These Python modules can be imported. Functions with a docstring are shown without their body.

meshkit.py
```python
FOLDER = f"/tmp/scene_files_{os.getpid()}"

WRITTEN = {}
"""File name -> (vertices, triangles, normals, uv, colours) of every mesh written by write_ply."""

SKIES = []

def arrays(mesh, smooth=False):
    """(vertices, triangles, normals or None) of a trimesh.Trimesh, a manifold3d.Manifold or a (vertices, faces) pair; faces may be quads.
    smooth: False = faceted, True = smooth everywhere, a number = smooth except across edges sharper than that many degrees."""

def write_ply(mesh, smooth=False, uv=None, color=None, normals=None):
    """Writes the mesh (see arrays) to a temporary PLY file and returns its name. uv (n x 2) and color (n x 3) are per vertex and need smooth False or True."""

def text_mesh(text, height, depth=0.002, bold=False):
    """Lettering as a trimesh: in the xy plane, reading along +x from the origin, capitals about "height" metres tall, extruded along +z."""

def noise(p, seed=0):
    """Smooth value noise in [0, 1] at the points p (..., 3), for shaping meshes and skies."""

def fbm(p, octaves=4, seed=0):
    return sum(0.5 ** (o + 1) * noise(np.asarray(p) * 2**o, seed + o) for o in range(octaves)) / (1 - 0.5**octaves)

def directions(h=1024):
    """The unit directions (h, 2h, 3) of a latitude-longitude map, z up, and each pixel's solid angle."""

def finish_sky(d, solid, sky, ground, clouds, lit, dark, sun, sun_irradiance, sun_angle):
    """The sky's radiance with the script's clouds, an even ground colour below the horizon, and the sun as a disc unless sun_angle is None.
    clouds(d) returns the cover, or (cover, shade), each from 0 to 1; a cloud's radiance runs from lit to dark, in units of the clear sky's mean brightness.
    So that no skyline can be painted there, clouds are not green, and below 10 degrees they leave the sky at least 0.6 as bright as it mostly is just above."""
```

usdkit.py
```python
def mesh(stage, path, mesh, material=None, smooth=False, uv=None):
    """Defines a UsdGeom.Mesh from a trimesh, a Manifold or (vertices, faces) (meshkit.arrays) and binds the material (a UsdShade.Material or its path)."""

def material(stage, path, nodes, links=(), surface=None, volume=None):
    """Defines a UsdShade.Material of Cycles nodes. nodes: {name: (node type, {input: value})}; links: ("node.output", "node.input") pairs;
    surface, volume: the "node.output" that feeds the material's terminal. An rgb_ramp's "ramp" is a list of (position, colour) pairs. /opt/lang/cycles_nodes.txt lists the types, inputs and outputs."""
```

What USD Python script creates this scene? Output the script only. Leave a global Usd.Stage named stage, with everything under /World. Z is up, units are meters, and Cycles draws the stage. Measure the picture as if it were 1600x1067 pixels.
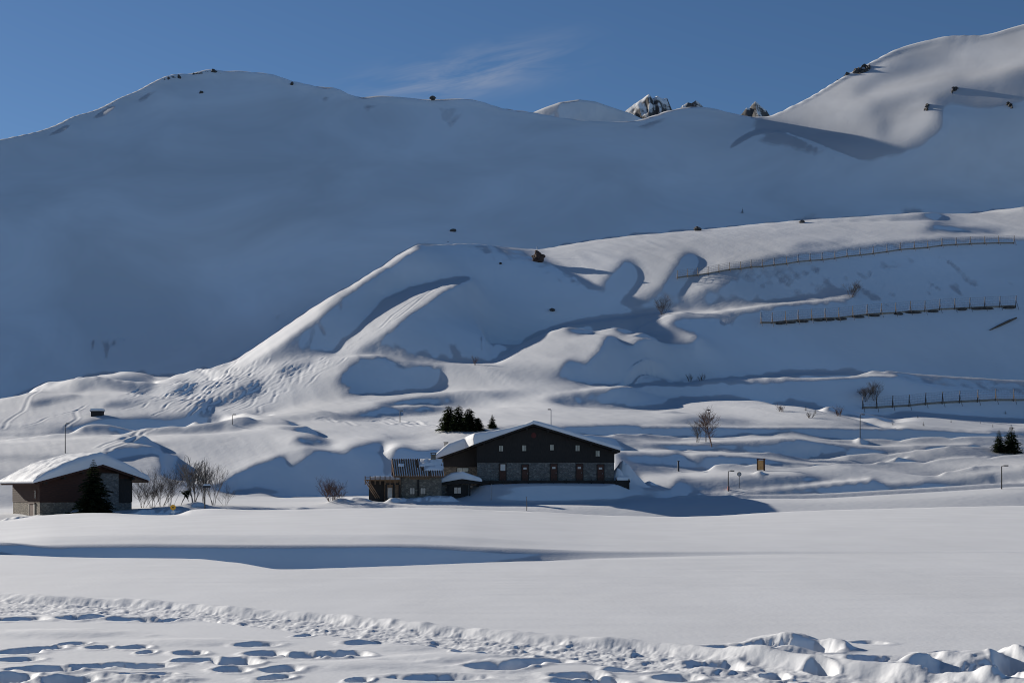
import math, random
import numpy as np, trimesh, manifold3d, shapely
from scipy import sparse, ndimage
from scipy.sparse.linalg import cg
from scipy.interpolate import PchipInterpolator, RectBivariateSpline
import meshkit, usdkit
from pxr import Usd, UsdGeom, UsdLux, UsdShade, Gf, Sdf

stage = Usd.Stage.CreateInMemory()
UsdGeom.SetStageUpAxis(stage, 'Z')
UsdGeom.SetStageMetersPerUnit(stage, 1.0)
UsdGeom.Xform.Define(stage, '/World')
UsdGeom.Scope.Define(stage, '/World/Looks')

# ------------------------------------------------------------------ camera
EYE = 2.2                      # metres above the snow field
FPX, CX, HY = 2200.0, 800.0, 766.0     # focal length, centre and horizon in photograph pixels (1600 wide)
cam = UsdGeom.Camera.Define(stage, '/World/camera')
cam.CreateHorizontalApertureAttr(36.0)
cam.CreateVerticalApertureAttr(24.0)
cam.CreateFocalLengthAttr(36.0 * FPX / 1600)
cam.CreateVerticalApertureOffsetAttr(36.0 * (HY - 533.5) / 1600)
cam.CreateExposureAttr(0.53)
cam.CreateClippingRangeAttr(Gf.Vec2f(0.1, 20000))
cam.AddTranslateOp().Set(Gf.Vec3d(0, 0, EYE))
cam.AddRotateXOp().Set(90.0)

# ------------------------------------------------------------------ sun and sky
SUN_AZ, SUN_EL = math.radians(50), math.radians(18.5)     # left of the view axis; above the horizon
SUN = np.array([-math.sin(SUN_AZ) * math.cos(SUN_EL), math.cos(SUN_AZ) * math.cos(SUN_EL), math.sin(SUN_EL)])
sun = UsdLux.DistantLight.Define(stage, '/World/sun')
sun.CreateIntensityAttr(1.25)
sun.CreateNormalizeAttr(True)
sun.CreateAngleAttr(0.53)
sun.CreateColorAttr(Gf.Vec3f(1.0, 0.93, 0.83))
zax = Gf.Vec3d(*SUN)
xax = Gf.Cross(Gf.Vec3d(0, 0, 1), zax).GetNormalized()
yax = Gf.Cross(zax, xax)
sun.AddTransformOp().Set(Gf.Matrix4d(*xax, 0, *yax, 0, *zax, 0, 0, 0, 0, 1))
SKY = 0.05
sky = UsdLux.DomeLight.Define(stage, '/World/sky')
sky.GetPrim().SetCustomDataByKey('kind', 'structure')
sky.GetPrim().SetCustomDataByKey('label', 'clear deep blue winter sky with one faint wisp of cirrus')
sky_mat = usdkit.material(stage, '/World/Looks/sky', {
    'coord': ('texture_coordinate', {}),
    'air': ('sky_texture', {'sky_type': 'single_scattering', 'sun_disc': False, 'sun_elevation': SUN_EL,
                            'sun_rotation': math.atan2(SUN[0], SUN[1]), 'altitude': 1200.0, 'air_density': 1.0, 'aerosol_density': 0.25, 'ozone_density': 5.5}),
    'bg': ('background_shader', {'strength': SKY}),
    # a thin wisp of cirrus drifting over the saddle
    'cm': ('mapping', {'location': (-0.0165, 0.0, -0.2824), 'rotation': (0.0, 0.2, 0.0), 'scale': (1, 1, 1)}), 'sep': ('separate_xyz', {}),
    'cs': ('mapping', {'scale': (7.0, 7.0, 46.0)}), 'cn': ('noise_texture', {'scale': 2.2, 'detail': 6.0, 'roughness': 0.62, 'distortion': 0.5}),
    'along': ('map_range', {'range_type': 'smoothstep', 'from_min': 0.0, 'from_max': 0.12, 'to_min': 1.0, 'to_max': 0.0, 'clamp': True}), 'ax': ('math', {'math_type': 'absolute'}),
    'across': ('map_range', {'range_type': 'smoothstep', 'from_min': 0.0, 'from_max': 0.024, 'to_min': 1.0, 'to_max': 0.0, 'clamp': True}), 'az': ('math', {'math_type': 'absolute'}),
    'nr': ('map_range', {'from_min': 0.35, 'from_max': 0.75, 'to_min': 0.0, 'to_max': 0.6, 'clamp': True}), 'm1': ('math', {'math_type': 'multiply'}), 'm2': ('math', {'math_type': 'multiply'}),
    'cloud': ('mix_color', {'b': (5.2, 5.6, 6.6), 'use_clamp': False})},
    [('coord.generated', 'cm.vector'), ('cm.vector', 'sep.vector'), ('sep.x', 'ax.value1'), ('sep.z', 'az.value1'), ('ax.value', 'along.value'), ('az.value', 'across.value'),
     ('cm.vector', 'cs.vector'), ('cs.vector', 'cn.vector'), ('cn.fac', 'nr.value'), ('along.result', 'm1.value1'), ('across.result', 'm1.value2'), ('m1.value', 'm2.value1'), ('nr.result', 'm2.value2'),
     ('m2.value', 'cloud.fac'), ('air.color', 'cloud.a'), ('cloud.result', 'bg.color')], surface='bg.background')
UsdShade.MaterialBindingAPI.Apply(sky.GetPrim()).Bind(sky_mat)

# ------------------------------------------------------------------ helpers
COUNT = {}
def numbered(parent, name):
    n = COUNT.get((parent, name), 0)
    COUNT[(parent, name)] = n + 1
    return name if n == 0 else f'{name}_{n:03d}'
def path_of(p):
    return '/World' if p is None else str(p.GetPath())
def tag(prim, label=None, cat=None, group=None, kind=None):
    prim = prim.GetPrim() if hasattr(prim, 'GetPrim') else prim
    for k, v in (('label', label), ('category', cat), ('group', group), ('kind', kind)):
        if v:
            prim.SetCustomDataByKey(k, v)
    return prim
def obj(name, mesh, mat, parent=None, smooth=False):
    path = path_of(parent) + '/' + numbered(path_of(parent), name)
    return usdkit.mesh(stage, path, mesh, mat, smooth).GetPrim()
def thing(name, loc, label, cat, group=None, rotz=0.0, scale=1.0):
    x = UsdGeom.Xform.Define(stage, '/World/' + numbered('/World', name))
    x.AddTranslateOp().Set(Gf.Vec3d(*map(float, loc)))
    if rotz:
        x.AddRotateZOp().Set(math.degrees(rotz))
    if scale != 1.0:
        x.AddScaleOp().Set(Gf.Vec3f(*(np.ones(3) * scale).tolist()))
    return tag(x, label, cat, group)
# ------------------------------------------------------------------ snow materials
def snow_material(name, scale, strength, patch, spread):
    """Snow whose surface drifts between fresh powder and greyer wind crust in patches 1 / patch metres wide."""
    crust, powder = [c * (1 - spread) for c in (0.605, 0.615, 0.63)], [c * (1 + spread) for c in (0.605, 0.615, 0.63)]
    return usdkit.material(stage, f'/World/Looks/{name}', {
        'g': ('geometry', {}),
        'm': ('mapping', {'scale': (1.0, 0.45, 1.6)}), 'n2': ('noise_texture', {'scale': patch, 'detail': 5.0, 'roughness': 0.55, 'distortion': 0.6}),
        'r': ('rgb_ramp', {'ramp': [(0.34, crust), (0.66, powder)]}),
        'n1': ('noise_texture', {'scale': scale, 'detail': 5.0, 'roughness': 0.6}),
        'b': ('bump', {'strength': strength, 'distance': 0.4 / scale}),
        'p': ('principled_bsdf', {'roughness': 0.75, 'specular_ior_level': 0.25})},
        [('g.position', 'n1.vector'), ('g.position', 'm.vector'), ('m.vector', 'n2.vector'), ('n2.fac', 'r.fac'), ('r.color', 'p.base_color'),
         ('n1.fac', 'b.height'), ('b.normal', 'p.normal')], surface='p.BSDF')
SNOW_NEAR = snow_material('snow_near', 9.0, 0.14, 0.25, 0.035)
SNOW_FAR = snow_material('snow_far', 0.8, 0.12, 0.014, 0.11)
SNOW_ROOF = snow_material('snow_roof', 3.0, 0.25, 0.6, 0.04)

# ------------------------------------------------------------------ the lie of the land
# Each guide is a contour walked across the view: at the distance given, the ground stands at the photographed height.
def sstep(x): x = np.clip(x, 0, 1); return x * x * (3 - 2 * x)
def px(x): return (np.asarray(x, float) - CX) / FPX
def tan_of(y): return (HY - np.asarray(y, float)) / FPX
FIELD_FAR = 160.0
far_edge = [(-400,822),(0,818),(60,812),(150,808),(250,812),(275,811),(300,804),(330,802),(400,804),(480,803),(600,801),(680,800),(760,802),(850,803),(950,807),(1050,808),(1120,806),(1200,801),(1300,797),(1450,793),(1600,790),(2000,786)]
# (distance, places where the ground rises to it as a steep bank, [(column, row in the photograph[, distance there])])
GUIDES = [
 (176, [], [(-300,806),(0,803),(200,797),(300,793),(400,793),(560,787),(640,789),(700,789),(760,790),(800,790),(960,789),(1000,787),(1080,785),(1250,784),(1400,779),(1520,772),(1600,768),(1900,764)]),
 (183, [], [(-300,804),(0,801),(200,794),(300,788),(400,788),(560,783),(640,785),(700,784),(750,785),(850,786),(960,784),(1000,781),(1060,779),(1250,779),(1400,772),(1520,765),(1600,760),(1900,754)]),
 (200, [(1060,1700)], [(-300,800),(0,795),(200,786),(300,780),(400,781),(500,783),(570,777),(640,778),(700,768,196),(750,757,189),(850,755,188),(960,756,188),(1000,760,194),(1080,771),(1140,765),(1250,757),(1400,748),(1600,729),(1900,715)]),
 (210, [], [(-300,780),(0,770),(200,772),(330,777),(450,780),(560,776),(640,774),(700,768),(760,756),(960,745),(1000,742),(1100,738),(1190,733),(1300,737),(1400,735),(1600,722),(1900,712)]),
 (225, [(1000,1700)], [(-300,745),(0,735),(150,735),(250,742),(330,765),(400,774),(450,775),(560,774),(640,772),(700,765),(760,744),(880,724),(960,713),(1000,706),(1050,705),(1110,703),(1200,716),(1300,722),(1400,715),(1500,705),(1600,705),(1900,700)]),
 (245, [(880,1700)], [(-300,715),(0,708),(150,702),(250,704),(330,722,241),(400,727,238),(450,712,238),(520,703,238),(600,694,238),(650,702,238),(700,702,240),(760,700,242),(830,690),(900,678),(1000,688),(1100,688),(1150,684),(1240,680),(1300,690),(1400,693),(1500,690),(1600,690),(1900,688)]),
 (262, [(860,1700)], [(-300,688),(0,684),(100,680),(200,674),(300,670),(350,667),(400,663),(440,665),(500,680),(560,685),(650,683),(700,674),(760,667),(830,665),(900,664),(1020,664),(1300,668),(1450,670),(1600,682),(1900,690)]),
 (285, [], [(-300,695),(0,690),(150,684),(300,675),(350,670),(400,657),(480,650),(560,653),(620,660),(650,668),(690,664),(760,655),(830,650),(900,645),(1000,645),(1100,645),(1200,648),(1300,652),(1400,660),(1500,668),(1600,675),(1900,680)]),
 (310, [], [(-300,690),(0,684),(150,679),(250,674),(350,665),(400,654),(480,649),(560,647),(620,650),(680,642),(750,634,306),(830,634,300),(900,639,300),(1000,638,306),(1100,630),(1200,634),(1300,644),(1400,652),(1500,657),(1600,662),(1900,664)]),
 (335, [(-400,350),(560,820),(900,1900)], [(-300,665),(0,655),(150,645),(250,648),(330,648),(410,638),(500,624),(600,618),(700,612),(760,611,327),(830,615,316),(930,604,317),(1030,600),(1150,590),(1250,584),(1400,587),(1500,592),(1600,600),(1900,608)]),
 (350, [], [(-300,657),(0,648),(100,636),(250,635),(330,636),(410,619),(500,598),(580,600),(640,604),(700,592,346),(770,592,336),(850,600,322),(930,604,320.5),(1030,620),(1150,612),(1250,606),(1400,608),(1600,620),(1900,626)]),
 (365, [(520,680)], [(-300,650),(0,640),(100,625),(150,618),(250,620),(330,620),(410,600),(470,580),(520,560),(580,553),(640,561),(700,569,357),(770,571,343),(850,586,328),(930,602,324),(1000,594,345),(1100,575),(1250,565),(1400,562),(1600,562),(1900,562)]),
 (395, [], [(-300,640),(0,630),(100,607),(150,600),(250,600),(330,592),(400,560),(520,475),(640,468),(720,485,385),(770,563,366),(800,545,365),(870,508,368),(960,498,372),(1050,487,386),(1150,480),(1330,463),(1450,458),(1600,452),(1900,446)]),
 (404, [], [(-300,638),(0,628),(100,605),(150,598),(250,596),(330,588),(400,556),(520,470),(640,448),(720,470,398),(770,590,380),(800,581,384),(870,559,386),(960,552,388),(1050,513,398),(1150,463),(1330,444),(1600,434),(1900,426)]),
 (414, [], [(-300,636),(0,626),(60,613),(140,595),(200,588),(290,588),(350,570),(420,530),(520,450),(640,428),(720,446),(770,495,417),(800,484,418),(870,466,420),(960,468,418),(1050,458,416),(1150,445),(1330,425),(1600,410),(1900,400)]),
]
crest = [(-300,640),(0,624),(60,611),(140,594),(200,587),(290,587),(345,578),(420,532),(520,462),(600,400),(640,380),(700,380),(760,386),(850,388),(920,378),(1000,368),(1090,361),(1150,355),(1250,348),(1400,342),(1600,332),(1900,320)]
crest_Y = [(-300,428),(200,425),(290,412),(345,388),(420,395),(520,405),(600,426),(640,446),(700,460),(760,472),(800,482),(850,488),(920,496),(1000,500),(1900,505)]
SLOPE, FOOT = 0.64, 267.2            # the great slope behind: z = SLOPE * Y - FOOT
skyline = [(-400,275),(0,217),(35,210),(65,203),(95,190),(120,180),(140,174),(165,163),(190,154),(210,148),(230,137),(250,127),(275,119),(300,121),(320,112),(335,112),(352,118),(370,113),(390,117),(410,117),(430,120),(455,130),(485,134),(495,139),(520,136),(535,142),(558,155),(580,152),(600,150),(640,152),(664,155),(700,153),(735,155),(760,161),(780,170),(830,176),(880,184),(930,188),(985,188),(1010,181),(1060,166),(1090,164),(1130,170),(1160,178),(1200,182),(1220,172),(1260,153),(1300,130),(1330,112),(1370,92),(1400,77),(1440,66),(1490,57),(1540,55),(1570,46),(1600,38),(1700,12),(1900,-30)]
lit_foot = [(-400,330),(900,300),(1150,214),(1205,196),(1290,208),(1350,216),(1400,212),(1470,182),(1600,152),(1900,104)]
NT, NL = 400, 450
SMOOTH, ANCHOR, CREST_PIN, CGN = 3200.0, 120.0, 0.02, 300
T = np.linspace(-0.46, 0.46, NT)
LY = np.linspace(math.log(158.0), math.log(1500.0), NL)
YY = np.exp(LY)
XPX = CX + T * FPX
def across(points, smooth=1.5):
    points = [q[:2] for q in points]
    p = np.array(points, float)
    v = PchipInterpolator(p[:, 0], p[:, 1])(np.clip(XPX, p[0, 0], p[-1, 0]))
    return ndimage.gaussian_filter1d(v, smooth) if smooth else v
def base_land():
    rows = [(158.0, EYE + tan_of(across(far_edge, 1)) * 158 - 0.15), (160.5, EYE + tan_of(across(far_edge, 1)) * 160.5 - 0.22), (164.0, EYE + tan_of(across(far_edge, 1)) * 164 - 0.55)]
    one = np.ones(NT)
    rows = [(Y * one, r) for Y, r in rows]
    for Y, banks, g in GUIDES:
        yk = across([(q[0], q[2] if len(q) > 2 else Y) for q in g], 2)
        zk = EYE + tan_of(across(g)) * yk
        if banks:
            m = np.zeros(NT)
            for x0, x1 in banks:
                m = np.maximum(m, np.clip((XPX - x0) / 60 + 0.5, 0, 1) * np.clip((x1 - XPX) / 60 + 0.5, 0, 1))
            yp, zp = rows[-1]
            rise = np.clip(zk - zp, 0.0, None)
            yb = np.clip(yk - rise / 0.68, yp + 0.45 * (yk - yp), yk - 1.0)
            ys = 0.5 * (yp + yk)
            yb = ys + (yb - ys) * m
            zb = zp + (zk - zp) * ((yb - yp) / (yk - yp) * (1 - m) + 0.12 * m)
            rows.append((yb, zb))
        rows.append((yk, zk))
    yc, tc = across(crest_Y, 3), tan_of(across(crest, 1))
    zc = EYE + tc * yc
    ym = (FOOT + EYE) / (SLOPE - tc)
    ym = np.maximum(ym, yc + 42)
    ts = tan_of(across(skyline, 2.2))
    tl = tan_of(across(lit_foot, 2))
    yl = (FOOT + EYE) / (SLOPE - tl)
    yr = np.minimum((FOOT + EYE) / (SLOPE - ndimage.gaussian_filter1d(ts, 9)), 900)
    zl, zm, up = SLOPE * yl - FOOT, SLOPE * ym - FOOT, SLOPE + 0 * ts
    # the right mountain: a broad face turned towards the sun above a steeper shaded foot
    mr = sstep((XPX - 1110) / 120)
    FA, FB, FC = 0.27, 0.575, -258.0
    face = FA * T + FB
    yl2, yr2 = (EYE - FC) / (face - tl), (EYE - FC) / (face - ts)
    zl2 = EYE + tl * yl2
    yl, zl = yl * (1 - mr) + yl2 * mr, zl * (1 - mr) + zl2 * mr
    step = np.maximum(zl - (SLOPE * yl - FOOT), 0.0)              # how far the face stands out of the great slope
    ys = np.clip(ndimage.gaussian_filter1d(yl - step / 0.6 - 6, 6), ym + 12, yl - 10)
    zs = np.minimum(SLOPE * ys - FOOT, zl - 0.68 * (yl - ys))
    yr = ndimage.gaussian_filter1d(yr * (1 - mr) + yr2 * mr, 2)
    zr = EYE + ts * yr
    mk = np.clip((XPX - 300) / 40, 0, 1) * np.clip((765 - XPX) / 40, 0, 1)
    (yt, zt), (y1, z1), (y2, z2), (y3, z3) = rows[-4:]
    for i, (f, bulge, yk, zk) in enumerate(((0.4, 0.0, y1, z1), (0.6, 0.015, y2, z2), (0.8, 0.03, y3, z3))):
        yf = yt + (yc - yt) * f
        zf = zt + (zc - zt) * (f + bulge)
        rows[-3 + i] = (yk * (1 - mk) + yf * mk, zk * (1 - mk) + zf * mk)
    knoll = sstep((XPX - 480) / 80) * sstep((900 - XPX) / 80)
    z = np.zeros((NL, NT))
    for j in range(NT):
        k = [(Y[j], r[j]) for Y, r in rows if Y[j] < yc[j] - 2]
        k += [(yc[j], zc[j]), (yc[j] + 10, zc[j] + tc[j] * 10 - 2.2 - 6 * knoll[j]), (yc[j] + 24, zc[j] + tc[j] * 24 - 5 - 11 * knoll[j]), (ym[j] + 8, zm[j] + up[j] * 8), (ys[j], zs[j]), (yl[j], zl[j])]
        k += [(yl[j] + f * (yr[j] - yl[j]), zl[j] + f * (zr[j] - zl[j])) for f in (0.15, 0.4, 0.7, 0.92)]
        k += [(yr[j], zr[j]), (yr[j] + 12, zr[j] - 1.5), (yr[j] + 80, zr[j] - 40), (1700.0, zr[j] * 0.45)]
        k = np.array(k)
        z[:, j] = PchipInterpolator(k[:, 0], k[:, 1])(YY)
    v = z / YY[:, None]
    soft = ndimage.gaussian_filter1d(v, 14, axis=1)
    m = sstep((YY[:, None] - ym[None] - 5) / 30) * sstep((np.minimum(yl, yr - 14)[None] - YY[:, None]) / 14) * sstep((XPX - 1060) / 60)[None] * sstep((1420 - XPX) / 80)[None]
    z = (v * (1 - m) + soft * m) * YY[:, None]
    return z, yc, yr

# How the low sun falls on the hillside: outlines of its sunlit and its steep, sun-averted parts, each with how squarely it meets the sun.
FACES = [
 # left hills
 (.22,3,[(-300,650),(0,626),(60,612),(140,593),(200,586),(290,587),(300,592),(345,578),(370,573),(440,562),(520,553),(560,556),(540,575),(520,600),(540,612),(575,598),(560,603),(545,620),(520,625),(410,640),(350,665),(330,655),(260,650),(220,652),(180,660),(140,668),(90,678),(0,682),(-300,690)]),
 (.42,1.5,[(-300,648),(0,625),(60,611),(140,593),(200,586),(245,586),(240,589),(200,590),(150,596),(70,616),(0,632),(-300,655)]),
 (-.1,2,[(115,606),(150,597),(200,591),(239,590),(242,600),(225,612),(205,614),(160,607),(130,610)]),
 (.36,1.5,[(60,632),(100,614),(150,608),(205,610),(212,615),(160,614),(105,620)]),
 (-.1,2,[(50,628),(85,621),(125,616),(130,619),(90,628),(75,633),(50,638)]),
 (-.1,2,[(160,636),(170,628),(220,626),(232,630),(200,636)]),
 (-.1,2,[(260,611),(280,599),(305,602),(310,610),(290,614)]),
 (-.1,2,[(60,677),(100,669),(150,658),(170,653),(230,656),(280,649),(300,640),(310,632),(320,622),(360,615),(365,628),(335,634),(330,648),(350,656),(350,667),(300,671),(240,672),(200,675),(120,678)]),
 (-.1,2,[(352,618),(370,605),(400,600),(412,605),(405,618),(380,625),(355,625)]),
 (-.08,2,[(430,583),(440,572),(490,563),(480,575),(450,590)]),
 (-.12,2,[(548,572),(580,557),(650,566),(690,574),(687,600),(672,612),(620,618),(570,622),(535,625),(545,612),(570,605),(545,598),(530,590)]),
 # the long hill
 (.45,1.5,[(355,578),(420,531),(520,459),(600,399),(640,378),(665,376),(690,379),(660,385),(630,401),(590,426),(530,466),(490,500),(430,545),(385,570),(365,580)]),
 (.36,1.5,[(522,555),(530,540),(560,515),(590,480),(605,465),(640,448),(700,437),(735,433),(730,440),(690,455),(665,475),(640,490),(610,515),(570,540),(550,552)]),
 (.4,1.2,[(510,560),(560,550),(600,551),(650,561),(690,566),(770,568),(770,573),(690,574),(640,567),(600,559),(560,559)]),
 (.25,3,[(693,574),(750,572),(800,580),(860,588),(930,602),(915,606),(860,612),(800,612),(740,611),(680,614),(668,614),(690,598)]),
 (.33,2.5,[(400,648),(450,632),(510,622),(600,616),(700,610),(760,609),(800,611),(740,616),(660,623),(600,631),(550,645),(500,646),(450,655),(410,660)]),
 # shelf below
 (.33,3,[(410,661),(500,650),(570,656),(680,643),(750,629),(840,615),(890,611),(845,623),(890,634),(1000,639),(1045,632),(1050,624),(1130,622),(1190,632),(1240,640),(1290,652),(1350,660),(1350,664),(1000,664),(900,666),(850,664),(770,670),(730,680),(660,700),(630,692),(590,687),(560,692),(530,700),(515,690),(480,676),(440,666)]),
 (-.04,3,[(1035,657),(1080,651),(1140,653),(1200,659),(1150,661),(1080,661)]),
 # near domes on the left
 (.38,2.5,[(-300,692),(0,684),(100,680),(200,675),(300,671),(350,668),(410,663),(440,666),(480,677),(520,692),(545,700),(560,710),(540,708),(490,700),(450,710),(400,727),(370,742),(340,755),(330,770),(240,760),(220,720),(255,705),(240,698),(200,700),(150,715),(0,745),(-300,760)]),
 (-.1,2.5,[(160,708),(190,697),(230,698),(262,699),(255,712),(240,722),(200,722)]),
 (-.1,2,[(455,690),(470,680),(500,683),(520,692),(515,698),(480,696)]),
 (-.12,2,[(350,757),(370,743),(400,728),(440,713),(450,725),(460,718),(490,703),(540,709),(580,714),(565,710),(540,703),(600,690),(640,702),(700,692),(690,735),(560,776),(480,780),(400,770),(330,775)]),
 (.3,1.5,[(443,712),(500,703),(460,726),(452,726)]),
 (.3,2,[(330,790),(345,777),(370,764),(400,761),(450,767),(420,770),(370,777),(340,784)]),
 # long crest lines to the right
 (.42,1.2,[(830,618),(930,602),(1030,598),(1150,589),(1250,582),(1300,583),(1400,586),(1400,589),(1300,588),(1250,588),(1150,596),(1030,605),(930,609)]),
 (.42,1,[(1000,663),(1300,666),(1450,668),(1550,677),(1550,681),(1450,673),(1300,671),(1000,668)]),
 (-.08,2,[(870,668),(1000,669),(1300,672),(1450,674),(1600,684),(1600,692),(1450,690),(1300,689),(1240,679),(1150,682),(1100,687),(1020,688),(950,678)]),
 (.34,1.6,[(930,676),(1020,689),(1100,687),(1150,682),(1240,679),(1290,688),(1350,694),(1430,690),(1520,691),(1515,697),(1430,698),(1480,702),(1400,708),(1340,700),(1290,694),(1240,686),(1200,690),(1150,688),(1100,692),(1020,694)]),
 (.33,1.6,[(940,690),(1000,695),(1060,704),(1050,707),(980,706),(940,702)]),
 (.33,1.6,[(1060,705),(1110,702),(1160,706),(1200,715),(1260,724),(1330,730),(1300,732),(1250,730),(1200,720),(1160,716),(1110,712),(1080,715),(1110,728),(1090,722)]),
 (.22,3,[(1250,722),(1290,708),(1320,706),(1330,715),(1310,726),(1270,730)]),
 (.32,2,[(1000,742),(1050,740),(1110,735),(1200,734),(1230,735),(1260,742),(1180,745),(1120,748),(1060,745),(1045,762),(1010,760),(1000,752)]),
 (.42,1,[(1068,773),(1140,765),(1250,756),(1300,750),(1360,745),(1360,750),(1250,761),(1140,770)]),
 (.35,1.2,[(1455,743),(1520,735),(1600,726),(1600,735),(1530,742),(1490,742)]),
 (.3,1.6,[(1082,777),(1150,780),(1250,781),(1290,782),(1370,778),(1450,774),(1520,768),(1700,768),(1700,792),(1600,790),(1450,793),(1300,797),(1240,800),(1250,786)]),
 (.3,2,[(1545,733),(1600,730),(1700,728),(1700,752),(1600,750),(1560,752)]),
 (.2,2,[(1370,748),(1440,746),(1445,752),(1420,755),(1390,757)]),
 # right hillside, upper part
 (.24,2.5,[(755,386),(790,388),(820,382),(850,370),(880,362),(915,358),(925,362),(900,372),(950,370),(1000,366),(1060,364),(1100,359),(1150,354),(1250,347),(1400,341),(1600,331),(1900,318),(1900,375),(1600,372),(1500,372),(1420,377),(1340,384),(1280,392),(1200,402),(1140,418),(1090,430),(1120,432),(1140,440),(1110,448),(1080,463),(1065,460),(1070,445),(1085,430),(1095,410),(1090,400),(1070,398),(1055,420),(1040,440),(1010,460),(970,475),(985,460),(1000,435),(995,415),(980,408),(960,425),(940,446),(925,444),(895,425),(852,402),(800,392)]),
 (.4,1.2,[(755,384),(800,388),(850,387),(920,377),(1000,367),(1090,360),(1150,354),(1250,347),(1400,341),(1600,331),(1600,337),(1400,347),(1250,353),(1150,360),(1090,367),(1000,373),(920,384),(850,393),(800,394)]),
 (-.06,4,[(978,403),(994,412),(1001,430),(996,443),(975,460),(955,474),(925,478),(938,452),(955,424)]),
 (-.06,4,[(1075,394),(1090,401),(1095,415),(1085,430),(1068,443),(1063,458),(1045,462),(1035,455),(1045,430),(1055,410)]),
 (-.05,3,[(1440,360),(1460,347),(1520,353),(1570,358),(1560,364),(1480,362)]),
 (.02,3,[(1230,388),(1250,380),(1300,378),(1340,377),(1300,386),(1260,392)]),
 (.3,2,[(770,572),(800,545),(870,508),(960,498),(1050,487),(1150,480),(1250,470),(1330,462),(1330,466),(1250,475),(1150,487),(1100,490),(1055,493),(1040,510),(1090,525),(1080,535),(1040,535),(1000,528),(985,540),(975,535),(960,520),(945,525),(935,545),(915,568),(890,560),(880,570),(872,580),(845,582),(815,577),(790,576)]),
 (.45,1,[(765,573),(800,544),(870,507),(960,497),(1050,486),(1150,479),(1250,469),(1330,462),(1330,465),(1250,473),(1150,484),(1050,491),(960,501),(875,513),(815,545),(785,570)]),
 (-.1,1.5,[(880,511),(930,509),(932,519),(905,523),(885,519)]),
 (-.1,1.5,[(960,506),(1000,506),(1000,518),(975,521),(960,513)]),
 # streaks of sun on the great slope
 # upper right mountain
 (.26,2.5,[(1200,182),(1260,150),(1300,130),(1330,115),(1370,97),(1400,91),(1430,92),(1490,77),(1540,55),(1600,37),(1900,-40),(1900,90),(1600,105),(1560,120),(1500,130),(1450,158),(1462,172),(1470,190),(1490,203),(1450,212),(1445,224),(1400,228),(1360,226),(1345,220),(1300,212),(1260,202),(1228,190),(1215,184)]),
 (.1,3,[(1395,98),(1470,84),(1500,92),(1430,112),(1380,128),(1340,150),(1330,140)]), (.08,3,[(1360,160),(1440,140),(1500,118),(1520,124),(1450,150),(1380,180),(1350,185)]), (-.03,2,[(1368,196),(1384,188),(1393,200),(1387,211),(1375,212)]),
 (.35,1.2,[(132,178),(160,163),(188,154),(180,170),(160,179)]), (.35,1.2,[(68,202),(95,190),(118,195),(90,201)]), (.35,1.2,[(208,150),(230,136),(232,142)]),
]
IMX, IMY = np.arange(-300, 1901, 2.0), np.arange(-60, 841, 2.0)
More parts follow.
